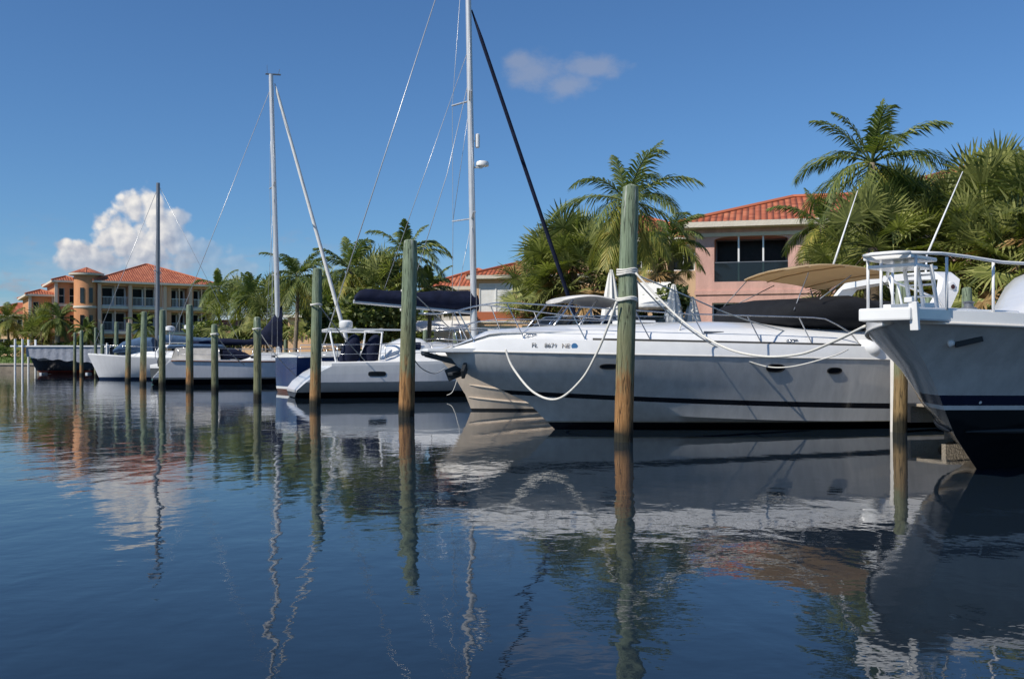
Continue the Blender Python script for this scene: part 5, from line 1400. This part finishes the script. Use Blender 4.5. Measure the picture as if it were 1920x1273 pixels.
for i, (px, Y, py, w_, lab) in enumerate((
    (712, 62, 525, 5.0, 'yellow green leafy tree left of the second tallest pile'), (685, 64, 540, 5, 'leafy tree under the headsail lines'),
    (580, 88, 590, 6, 'leafy tree between mast and green pile'), (640, 80, 570, 6, 'leafy tree behind the stern arch of the white sailboat'),
    (500, 96, 590, 6.5, 'leafy tree behind the white mast'), (792, 86, 556, 6.5, 'leafy tree left of the cream villa awning'), (430, 110, 592, 7, 'leafy tree right of the orange building'), (385, 116, 600, 6, 'dark tree touching the orange building corner'),
    (130, 121, 638, 5, 'dark shrubby tree by the orange wing'), (40, 133, 634, 7, 'dark tree beside the left lawn'),
    (1035, 50, 520, 4.2, 'leafy tree right of the cream villa'), (1100, 48, 520, 4.5, 'leafy tree behind the beige cruiser hardtop'), (1215, 40, 535, 3.5, 'dark leafy tree beside the white awning'),
    (1700, 37, 480, 4.5, 'leafy tree behind the radar arch'), (1880, 34, 470, 5, 'leafy tree behind the sport boat cabin'))):
    bushy(lab, W2(px, Y), Y, hz(py, Y), w_, 700+i, per=520, leaf=.17 if Y < 60 else .26)
# hedges
def sh3(t, inl): p = shore(t, inl); return (p.x, p.y, 0)
hedge('dark clipped hedge above the lawn at the left edge', (-74, 128.5, 0), (-57, 127, 0), 1.5, 1.4, 1)
hedge('bright green hedge behind the white sailboat cockpit', sh3(34, 20), sh3(44, 20), 1.0, 1.2, 2)
hedge('green hedge behind the navy hull', sh3(46, 20), sh3(58, 20), 1.0, 1.2, 3)
hedge('low hedge before the cream villa', sh3(18, 20), sh3(31, 20), 1.0, 1.1, 4)
hedge('low hedge far behind the teak railed sailboat', sh3(62, 20), sh3(84, 20), 1.2, 1.2, 5)
# a distant belt of trees along the canal
rnd = random.Random(5); bl = []
for i in range(120):
    x = -330+i*5.2+rnd.uniform(-3, 3); y = 215+rnd.uniform(-25, 60); bl.append((x, y, 3.5+rnd.uniform(0, 2), 5, 4, 3.2+rnd.uniform(0, 2.0)))
tag(leaf_cloud(rnd, bl, 150, .75).build('far_trees', M['leaf'], recalc=False), 'distant green belt of trees', 'trees', kind='stuff')
# grass tufts along the wall
def lawn_grass():
    rnd = random.Random(9); mb = MB()
    for i in range(6000):
        a, b = (B_, C_) if i % 2 else (C_, C_.lerp(D_, .12)); p = a.lerp(b, rnd.random()); n = Vector((.1, 1, 0)); q = p+n*rnd.uniform(.5, 9); z = gz(q.x, q.y)
        a_ = rnd.uniform(0, 6.28); s_ = rnd.uniform(.05, .12); mb.face([(q.x-s_*math.cos(a_), q.y-s_*math.sin(a_), z), (q.x+s_*math.cos(a_), q.y+s_*math.sin(a_), z), (q.x, q.y, z+rnd.uniform(.08, .2))])
    return mb
tag(lawn_grass().build('grass', M['hedge'], recalc=False), 'short green grass on the far lawn', 'grass', kind='stuff')
# ---------------------------------------------------------------- buildings
def wall_panel(mb, o, ux, n, w_, h, holes, depth):
    """flat wall with rectangular openings (x0, z0, x1, z1); reveals run inwards (against n)"""
    o, ux, n = Vector(o), Vector(ux), Vector(n); uz = Vector((0, 0, 1))
    xs = sorted({0, w_, *[q[0] for q in holes], *[q[2] for q in holes]}); zs = sorted({0, h, *[q[1] for q in holes], *[q[3] for q in holes]})
    for a, b in zip(xs, xs[1:]):
        for c, d in zip(zs, zs[1:]):
            m = ((a+b)/2, (c+d)/2)
            if any(q[0] < m[0] < q[2] and q[1] < m[1] < q[3] for q in holes): continue
            mb.face([o+ux*a+uz*c, o+ux*b+uz*c, o+ux*b+uz*d, o+ux*a+uz*d])
    for q in holes:
        dp = q[4] if len(q) > 4 else depth
        P = [o+ux*q[0]+uz*q[1], o+ux*q[2]+uz*q[1], o+ux*q[2]+uz*q[3], o+ux*q[0]+uz*q[3]]
        for a, b in zip(P, P[1:]+P[:1]): mb.face([a, b, b-n*dp, a-n*dp])
def hip_roof(x0, y0, x1, y1, z, ov, pitch):
    """tile faces with metres as UV; returns the builder and the ridge/hip lines"""
    x0 -= ov; y0 -= ov; x1 += ov; y1 += ov
    w_, d = x1-x0, y1-y0; hr = min(w_, d)/2; t = math.tan(pitch); H = hr*t
    if w_ >= d: r0, r1 = Vector((x0+hr, y0+hr, z+H)), Vector((x1-hr, y0+hr, z+H))
    else: r0, r1 = Vector((x0+hr, y0+hr, z+H)), Vector((x0+hr, y1-hr, z+H))
    c = [Vector((x0, y0, z)), Vector((x1, y0, z)), Vector((x1, y1, z)), Vector((x0, y1, z))]
    F_ = ([[c[0], c[1], r1, r0], [c[1], c[2], r1], [c[2], c[3], r0, r1], [c[3], c[0], r0]] if w_ >= d else [[c[0], c[1], r0], [c[1], c[2], r1, r0], [c[2], c[3], r1], [c[3], c[0], r0, r1]])
    mb = MB()
    for f in F_:
        u = (f[1]-f[0]).normalized(); nrm = u.cross(f[2]-f[0]).normalized(); v = nrm.cross(u)
        mb.face(f, [((p-f[0]).dot(u), (p-f[0]).dot(v)) for p in f])
    caps = [(c[0], r0), (c[1], r1 if w_ >= d else r0), (c[2], r1), (c[3], r0 if w_ >= d else r1), (r0, r1)]
    fas = (x0, y0, x1, y1, z)
    return mb, caps, fas
def roof_on(root, x0, y0, x1, y1, z, ov=.9, pitch=R(22), mat='tile', trim='cream'):
    mb, caps, (a, b, c, d, z) = hip_roof(x0, y0, x1, y1, z, ov, pitch)
    rf = mb.build('roof', M[mat], root, recalc=True)
    m2 = MB()
    for p, q in caps:
        if (q-p).length > .05: m2.tube([p+Vector((0, 0, .02)), q+Vector((0, 0, .02))], .13, 6)
    m2.build('ridge_cap', M[mat], rf, smooth=60)
    m3 = MB(); h = .26
    for P, Q in (((a, b), (c, b)), ((c, b), (c, d)), ((c, d), (a, d)), ((a, d), (a, b))):
        m3.face([(P[0], P[1], z-h), (Q[0], Q[1], z-h), (Q[0], Q[1], z-.004), (P[0], P[1], z-.004)])
    m3.face([(a+.003, b+.003, z-h), (c-.003, b+.003, z-h), (c-.003, d-.003, z-h), (a+.003, d-.003, z-h)])
    m3.build('eave', M[trim], rf, recalc=False)
    return rf
def window(root, o, ux, n, x0, z0, x1, z1, dp, cols=2, rows=1, mat='whitemetal', name='window', pane='darkpane', fw=.07):
    o, ux, n = Vector(o), Vector(ux), Vector(n); uz = Vector((0, 0, 1)); b0 = o-n*(dp-.06)
    mb = MB(); c = lambda x, z: b0+ux*x+uz*z
    def bar(xa, za, xb, zb, w_): mb.beam(c(xa, za), c(xb, zb), w_ if xa == xb else .06, .06 if xa == xb else w_, up=n if xa == xb else (0, 0, 1))
    for x in [x0+(x1-x0)*i/cols for i in range(cols+1)]: bar(x+(fw/2 if x == x0 else (-fw/2 if abs(x-x1) < 1e-6 else 0)), z0, x+(fw/2 if x == x0 else (-fw/2 if abs(x-x1) < 1e-6 else 0)), z1, fw)
    for i in range(rows+1):
        z = z0+(z1-z0)*i/rows; z += fw/2 if i == 0 else (-fw/2 if i == rows else 0); bar(x0+fw, z, x1-fw, z, fw)
    f = mb.build(name, M[mat], root)
    p = MB(); p.face([c(x0, z0)-n*.03, c(x1, z0)-n*.03, c(x1, z1)-n*.03, c(x0, z1)-n*.03]); p.build('pane', M[pane], f, recalc=False)
    return f
def block(root, x0, y0, x1, y1, z1, mat, holes_front=(), holes_left=(), holes_right=(), depth=.25, z0=-1.0):
    mb = MB()
    sh = lambda hs: [(q[0], q[1]-z0, q[2], q[3]-z0)+tuple(q[4:]) for q in hs]
    wall_panel(mb, (x0, y0, z0), (1, 0, 0), (0, -1, 0), x1-x0, z1-z0, sh(holes_front), depth)
    wall_panel(mb, (x0, y1, z0), (0, -1, 0), (-1, 0, 0), y1-y0, z1-z0, sh(holes_left), depth)
    wall_panel(mb, (x1, y0, z0), (0, 1, 0), (1, 0, 0), y1-y0, z1-z0, sh(holes_right), depth)
    mb.face([(x1, y1, z0), (x0, y1, z0), (x0, y1, z1), (x1, y1, z1)])
    mb.face([(x0, y0, z1), (x1, y0, z1), (x1, y1, z1), (x0, y1, z1)])
    return mb.build('wall', M[mat], root, recalc=False)
def band(root, x0, x1, y, z, h=.22, d=.08, mat='cream', name='trim_band'):
    MB().box(((x0+x1)/2, y-d/2, z), (x1-x0, d, h)).build(name, M[mat], root)
def railing(root, x0, x1, y, z, h=1.0, step=.13, mat='railing'):
    mb = MB(); mb.beam((x0, y, z+h), (x1, y, z+h), .07, .06); mb.beam((x0, y, z+.1), (x1, y, z+.1), .05, .05)
    n = int((x1-x0)/step)
    for i in range(n+1): x = x0+(x1-x0)*i/n; mb.beam((x, y, z+.1), (x, y, z+h), .03, .03)
    mb.build('railing', M[mat], root)
def site(name, label, px, Y, rz):
    x = W2(px, Y); g = gz(x, Y); root = empty(name, (x, Y, g), rz); tag(root, label, 'house'); return root, g

# ---- the pink villa on the right
pk, g = site('villa', 'pink villa with red tiled hip roof and arched dark balcony opening', 1400, 48.5, R(-14))
zE = hz(418, 48.5)-g
zb0, zb1 = hz(527, 48.3)-g, hz(440, 48.3)-g
HF = [(.9, zb0, 4.4, zb1, 1.9), (5.4, zb0+.6, 6.6, zb1-.1, .25), (.8, .3, 3.9, 2.6, .25), (8.6, zb0+.3, 10.2, zb1-.1, .25), (5.2, .3, 7.6, 2.5, .25)]
X0 = -2.45
block(pk, X0, 0, X0+13, 9.5, zE, 'pink', HF, [(3, zb0, 5, zb1, .25)])
o_ = (X0, 0, 0)
f = window(pk, o_, (1, 0, 0), (0, -1, 0), .9, zb0, 4.4, zb1, 1.86, 3, 1, name='balcony_door', mat='dkalu', fw=.07)
mb = MB()
for i in (1, 2): mb.beam((X0+.9+3.5*i/3, .10, zb0), (X0+.9+3.5*i/3, .10, zb1), .08, .08)
mb.build('screen_post', M['whitemetal'], pk)
mb = MB(); mb.beam((X0+.9, .06, zb0+.95), (X0+4.4, .06, zb0+.95), .04, .04); rl = mb.build('balcony_rail', M['dkalu'], pk)
mb = MB(); mb.box((X0+2.65, .06, zb0+.46), (3.48, .02, .92)); mb.build('glass_panel', M['greenglass'], rl)
# arched head over the balcony opening
mb = MB(); P = [(X0+.9, -.012, zb1+.004), (X0+4.4, -.012, zb1+.004)]
for k in range(17): a = math.pi*k/16; P.append((X0+2.65+1.75*math.cos(a), -.012, zb1-.22+.22*math.sin(a)))
for k in range(16):
    a, b = P[2+k], P[3+k]; mb.face([(a[0], .0, a[2]), (b[0], .0, b[2]), (b[0], .0, zb1), (a[0], .0, zb1)]); mb.face([(a[0], 0, a[2]), (b[0], 0, b[2]), (b[0], .22, b[2]), (a[0], .22, a[2])])
mb.build('arch_head', M['pink'], pk, recalc=False)
window(pk, o_, (1, 0, 0), (0, -1, 0), 5.4, zb0+.6, 6.6, zb1-.1, .25, 2, 2); window(pk, o_, (1, 0, 0), (0, -1, 0), 8.6, zb0+.3, 10.2, zb1-.1, .25, 2, 2)
window(pk, o_, (1, 0, 0), (0, -1, 0), .8, .3, 3.9, 2.6, .25, 3, 1, name='patio_door'); window(pk, o_, (1, 0, 0), (0, -1, 0), 5.2, .3, 7.6, 2.5, .25, 2, 1, name='patio_door')
band(pk, X0-.05, X0+13.05, 0, zE-.55, .18, .07); band(pk, X0-.05, X0+13.05, 0, 3.1, .2, .06, 'pink')
roof_on(pk, X0, 0, X0+13, 9.5, zE+.02, .75, R(19))
# ---- roofs and walls behind the palms
def simple_villa(label, px, Y, rz, w_, d, he, mat, x_off=0, roofmat='tile', pitch=R(22), wins=3):
    r_, g = site('villa', label, px, Y, rz); zE = he-g; hs = []
    for i in range(wins):
        xc = w_*(i+.5)/wins; hs.append((xc-.8, zE-2.3, xc+.8, zE-.7, .2)); hs.append((xc-.9, .4, xc+.9, 2.6, .2))
    block(r_, x_off, 0, x_off+w_, d, zE, mat, hs, [(d*.4, zE-2.3, d*.4+1.4, zE-.8, .2)])
    for q in hs: window(r_, (x_off, 0, 0), (1, 0, 0), (0, -1, 0), *q[:4], .2, 2, 1)
    window(r_, (x_off, d, 0), (0, -1, 0), (-1, 0, 0), d*.4, zE-2.3, d*.4+1.4, zE-.8, .2, 2, 1)
    roof_on(r_, x_off, 0, x_off+w_, d, zE+.02, .7, pitch, roofmat); band(r_, x_off-.04, x_off+w_+.04, 0, zE-.5, .18, .06)
    return r_
simple_villa('pink villa mostly hidden by fan palms, roof edge showing at the right edge', 1650, 52, R(-10), 17, 15, hz(366, 52)+.0, 'pink', pitch=R(20))
simple_villa('villa whose red roof peeps out behind the tall coconut palm', 1085, 72, R(-6), 9, 8, hz(450, 72), 'peach', pitch=R(24))
# ---- the cream villa in the middle
cv_, g = site('villa', 'peach villa with red hip roof, white shutters and cream awning behind the tall mast', 835, 74, R(-8))
e1 = hz(536, 74)-g; e2 = hz(517, 73)-g
block(cv_, -1.2, 1.5, 4.6, 11, e1, 'whitewall', [(.8, e1-2.2, 3.8, e1-.35, 1.2)], depth=1.2)
window(cv_, (-1.2, 1.5, 0), (1, 0, 0), (0, -1, 0), .8, e1-2.2, 3.8, e1-.35, 1.16, 3, 1)
hs = [(.4, e2-3.1, 2.9, e2-.55, .12), (.3, .25, 3.2, 2.6, .2), (3.6, .25, 5.6, 2.6, .2)]
block(cv_, 2.2, -.4, 8.2, 9, e2, 'peach', hs)
f = window(cv_, (2.2, -.4, 0), (1, 0, 0), (0, -1, 0), .4, e2-3.1, 2.9, e2-.55, .12, 2, 1, name='shutter', pane='whitesail', fw=.09)
for q in hs[1:]: window(cv_, (2.2, -.4, 0), (1, 0, 0), (0, -1, 0), *q[:4], .2, 2, 1, name='shutter', pane='whitesail')
mb = MB(); mb.box((2.2+3.0, -.4-.02, 3.25), (6.0, .04, .75)); mb.build('tile_band', M['tile2'], cv_)
band(cv_, 2.15, 8.25, -.4, 2.9, .16, .1); band(cv_, 2.15, 8.25, -.4, e2-3.35, .18, .09, 'orange')
roof_on(cv_, -1.2, 1.5, 4.6, 11, e1+.02, .8, R(23)); roof_on(cv_, 2.2, -.4, 10.2, 9, e2+.02, .5, R(19))
mb = MB(); mb.loft([[(-2.6, .9, 2.95), (1.9, .9, 2.95), (1.9, .9, 3.05), (-2.6, .9, 3.05)], [(-2.6, -2.2, 2.15), (1.9, -2.2, 2.15), (1.9, -2.2, 2.25), (-2.6, -2.2, 2.25)]]); aw = mb.build('awning', M['whitesail'], cv_)
for x in (-2.5, 1.8): MB().tube([(x, -2.1, -.5), (x, -2.1, 2.16)], .06, 8).build('awning_post', M['whitemetal'], aw)
# ---- the small villa behind the green pile
pv, g = site('villa', 'low peach house with flat white roof edge behind the scooped stern sailboat', 540, 86, R(-4))
hh = hz(596, 86)-g
hs = [(.7, hh-1.5, 1.3, hh-.5, .2), (2.2, hh-1.5, 3.0, hh-.5, .2), (3.6, hh-1.3, 6.4, hh-.3, .5)]
block(pv, 0, 0, 7.4, 7, hh, 'peach', hs)
for q in hs: window(pv, (0, 0, 0), (1, 0, 0), (0, -1, 0), *q[:4], q[4], 1 if q[2]-q[0] < 1 else 3, 1)
mb = MB(); mb.box((3.7, 3.5, hh+.12), (8.0, 7.8, .22)); mb.build('roof_slab', M['whitewall'], pv, bevel=.02)
mb = MB(); mb.box((1.8, 2.0, hh+.85), (1.0, 1.0, 1.25)); mb.box((1.8, 2.0, hh+1.55), (1.2, 1.2, .12)); mb.build('chimney', M['peach'], pv)
# ---- the orange apartment building on the left
ob = empty('apartment_building', (W2(186, 127), 127, gz(W2(186, 127), 127)), R(31)); tag(ob, 'orange three storey apartment building with white balconies, round stair tower and red roofs', 'building')
g = ob.location.z
zE = hz(527, 127)-g; WD = 14.3
st = (zE+.0)/3.0
cols_x = [0.15, 3.4, 3.85, 7.05, 8.7, 10.9, 11.55, 13.85]
holes = []
for lv in (1, 2):
    zA, zB = lv*st+.12, (lv+1)*st-.55
    for k in range(0, 8, 2): holes.append((cols_x[k]+.2, zA, cols_x[k+1]+.1, zB, 1.8))
for k in range(0, 8, 2): holes.append((cols_x[k]+.2, .2, cols_x[k+1]+.1, st-.55, .9))
block(ob, 0, 0, WD, 14, zE, 'salmon', holes, [(4, st+.9, 5, st*2-.6, .2), (8, st*2+.9, 9, st*3-.8, .2)])
for q in holes:
    window(ob, (0, 0, 0), (1, 0, 0), (0, -1, 0), *q[:4], q[4], 2, 1, name='balcony_door', fw=.22)
    if q[1] > 1: railing(ob, q[0]+.0, q[2], .12, q[1], 1.15, .16, 'whitemetal' if q[1] > st*1.5 else 'railing')
    MB().beam(((q[0]+q[2])/2, .14, q[1]), ((q[0]+q[2])/2, .14, q[3]), .16, .16).build('balcony_post', M['sandtrim'], ob)
for lv in (1, 2): band(ob, -.1, WD+.1, 0, lv*st-.06, .34, .16); band(ob, -.05, WD+.05, 0, lv*st-.40, .2, .08, 'orange')
for x in (-.0, 3.72, 8.05, 11.33, WD): MB().box((x, -.16, zE/2), (.42, .32, zE-.6)).build('pilaster', M['sandtrim'], ob)
roof_on(ob, 0, 0, WD, 14, zE+.02, .9, R(21), 'tile')
# round stair tower
tx, ty, tr = -1.35, 1.1, 1.5; tz = hz(513, 127)-g
mb = MB(); mb.lathe([(tr, -1), (tr, tz)], (tx, ty, 0), 28); tw = mb.build('tower', M['orange'], ob, smooth=40)
for z in (st*2-.1, st-.1, tz-.2): MB().lathe([(tr+.02, z-.14), (tr+.09, z-.12), (tr+.09, z+.12), (tr+.02, z+.14)], (tx, ty, 0), 28).build('trim_band', M['cream'], tw, smooth=40)
for z0 in (st*2+.4, st+.2):
    for a in (-118, -78):
        ca, sa = math.cos(R(a)), math.sin(R(a)); P = Vector((tx+ca*(tr+.01), ty+sa*(tr+.01), 0)); t = Vector((-sa, ca, 0))
        m_ = MB(); m_.beam(P+Vector((0, 0, z0)), P+Vector((0, 0, z0+1.9)), .46, .10, up=t.cross(Vector((0, 0, 1)))); m_.build('tower_window', M['glass'], tw)
mb = MB(); n = 20
for k in range(n):
    a, b = 2*math.pi*k/n, 2*math.pi*(k+1)/n; r_ = tr+.65
    mb.face([(tx+r_*math.cos(a), ty+r_*math.sin(a), tz), (tx+r_*math.cos(b), ty+r_*math.sin(b), tz), (tx, ty, tz+.85)], [(r_*a, 0), (r_*b, 0), (r_*(a+b)/2, 2.2)])
mb.build('tower_roof', M['tile'], tw)
mb = MB(); mb.lathe([(tr+.6, tz-.25), (tr+.63, tz-.02)], (tx, ty, 0), 20); mb.build('eave', M['cream'], tw, smooth=30)
# stepped wings behind the tower
def wing(x0, x1, y0, y1, ze, nw):
    hs = []
    for i in range(nw):
        xc = x0+(x1-x0)*(i+.5)/nw
        for lv in range(3):
            zt = ze-.9-lv*3.4
            if zt > 2: hs.append((xc-x0-.35, zt-2.0, xc-x0+.35, zt, .2))
    block(ob, x0, y0, x1, y1, ze, 'orange', hs)
    for q in hs: window(ob, (x0, y0, 0), (1, 0, 0), (0, -1, 0), *q[:4], .2, 1, 2, mat='cream')
    band(ob, x0-.03, x1+.03, y0, ze-3.1, .28, .08)
    roof_on(ob, x0, y0, x1, y1, ze+.02, .6, R(19), 'tile2')
    for x in (x0, x1): MB().box((x, y0-.04, ze/2), (.35, .2, ze-.3)).build('pilaster', M['cream'], ob)
wing(-4.8, -2.3, 2.0, 12, hz(528, 128)-g, 2)
wing(-7.6, -4.9, 4.2, 14, hz(556, 131)-g, 2)
simple_villa('far pale orange house with low red roof at the left edge', 12, 150, R(-8), 9, 8, hz(590, 150), 'peach', -5)
simple_villa('far house with a red roof between the left palms', 70, 165, R(-8), 9, 9, hz(604, 165), 'orange', -5)
simple_villa('far pale house low between palms right of the orange building', 430, 135, R(-6), 16, 9, hz(628, 135), 'peach', -8)
# ---- white patio awning, closed umbrellas and lounge under the palms
pa = empty('patio_awning', (W2(1228, 39), 39, gz(W2(1228, 39), 39)), R(-15)); tag(pa, 'white sloping patio awning on slim posts right of the tallest pile', 'awning')
g = pa.location.z
mb = MB(); zt, zb_ = hz(528, 39)-g, hz(578, 39)-g
mb.loft([[(-1.2, 1.0, zt), (.5, 1.0, zt), (.5, 1.0, zt+.05), (-1.2, 1.0, zt+.05)], [(-1.0, -.9, zb_), (1.1, -.9, zb_), (1.1, -.9, zb_+.05), (-1.0, -.9, zb_+.05)]]); mb.build('canopy', M['whitesail'], pa)
mb = MB(); mb.beam((-1.05, -.9, zb_-.06), (1.15, -.9, zb_-.06), .08, .1); mb.build('front_beam', M['wood'], pa)
for x, y, z in ((-.95, -.85, zb_), (1.05, -.85, zb_), (-1.1, .95, zt), (.45, .95, zt)): MB().tube([(x, y, -.2), (x, y, z)], .05, 8).build('awning_post', M['whitemetal'], pa)
for i, (px, Y, py, lab) in enumerate(((1263, 38, 532, 'closed white patio umbrella, the taller one beside the awning'), (1298, 38.5, 556, 'closed white patio umbrella, the shorter one near the pink villa'), (1146, 39, 505, 'closed white patio umbrella just left of the tallest pile'))):
    x, z0 = W2(px, Y), gz(W2(px, Y), Y); h = hz(py, Y)-z0
    u = empty('patio_umbrella', (x, Y, z0)); tag(u, lab, 'umbrella', 'closed white umbrellas on the patio')
    MB().tube([(0, 0, -.1), (0, 0, h)], .03, 8).build('umbrella_pole', M['wood'], u, smooth=180)
    mb = MB(); rr = []
    for k in range(9):
        v = k/8; r_ = .05+.34*v**.8; rr.append([((r_*(1+.28*math.cos(8*a)))*math.cos(a), (r_*(1+.28*math.cos(8*a)))*math.sin(a), h-.02-(h-1.0)*v) for a in [2*math.pi*q/40 for q in range(40)]])
    mb.loft(rr); mb.build('folded_canopy', M['whitesail'], u, smooth=60)
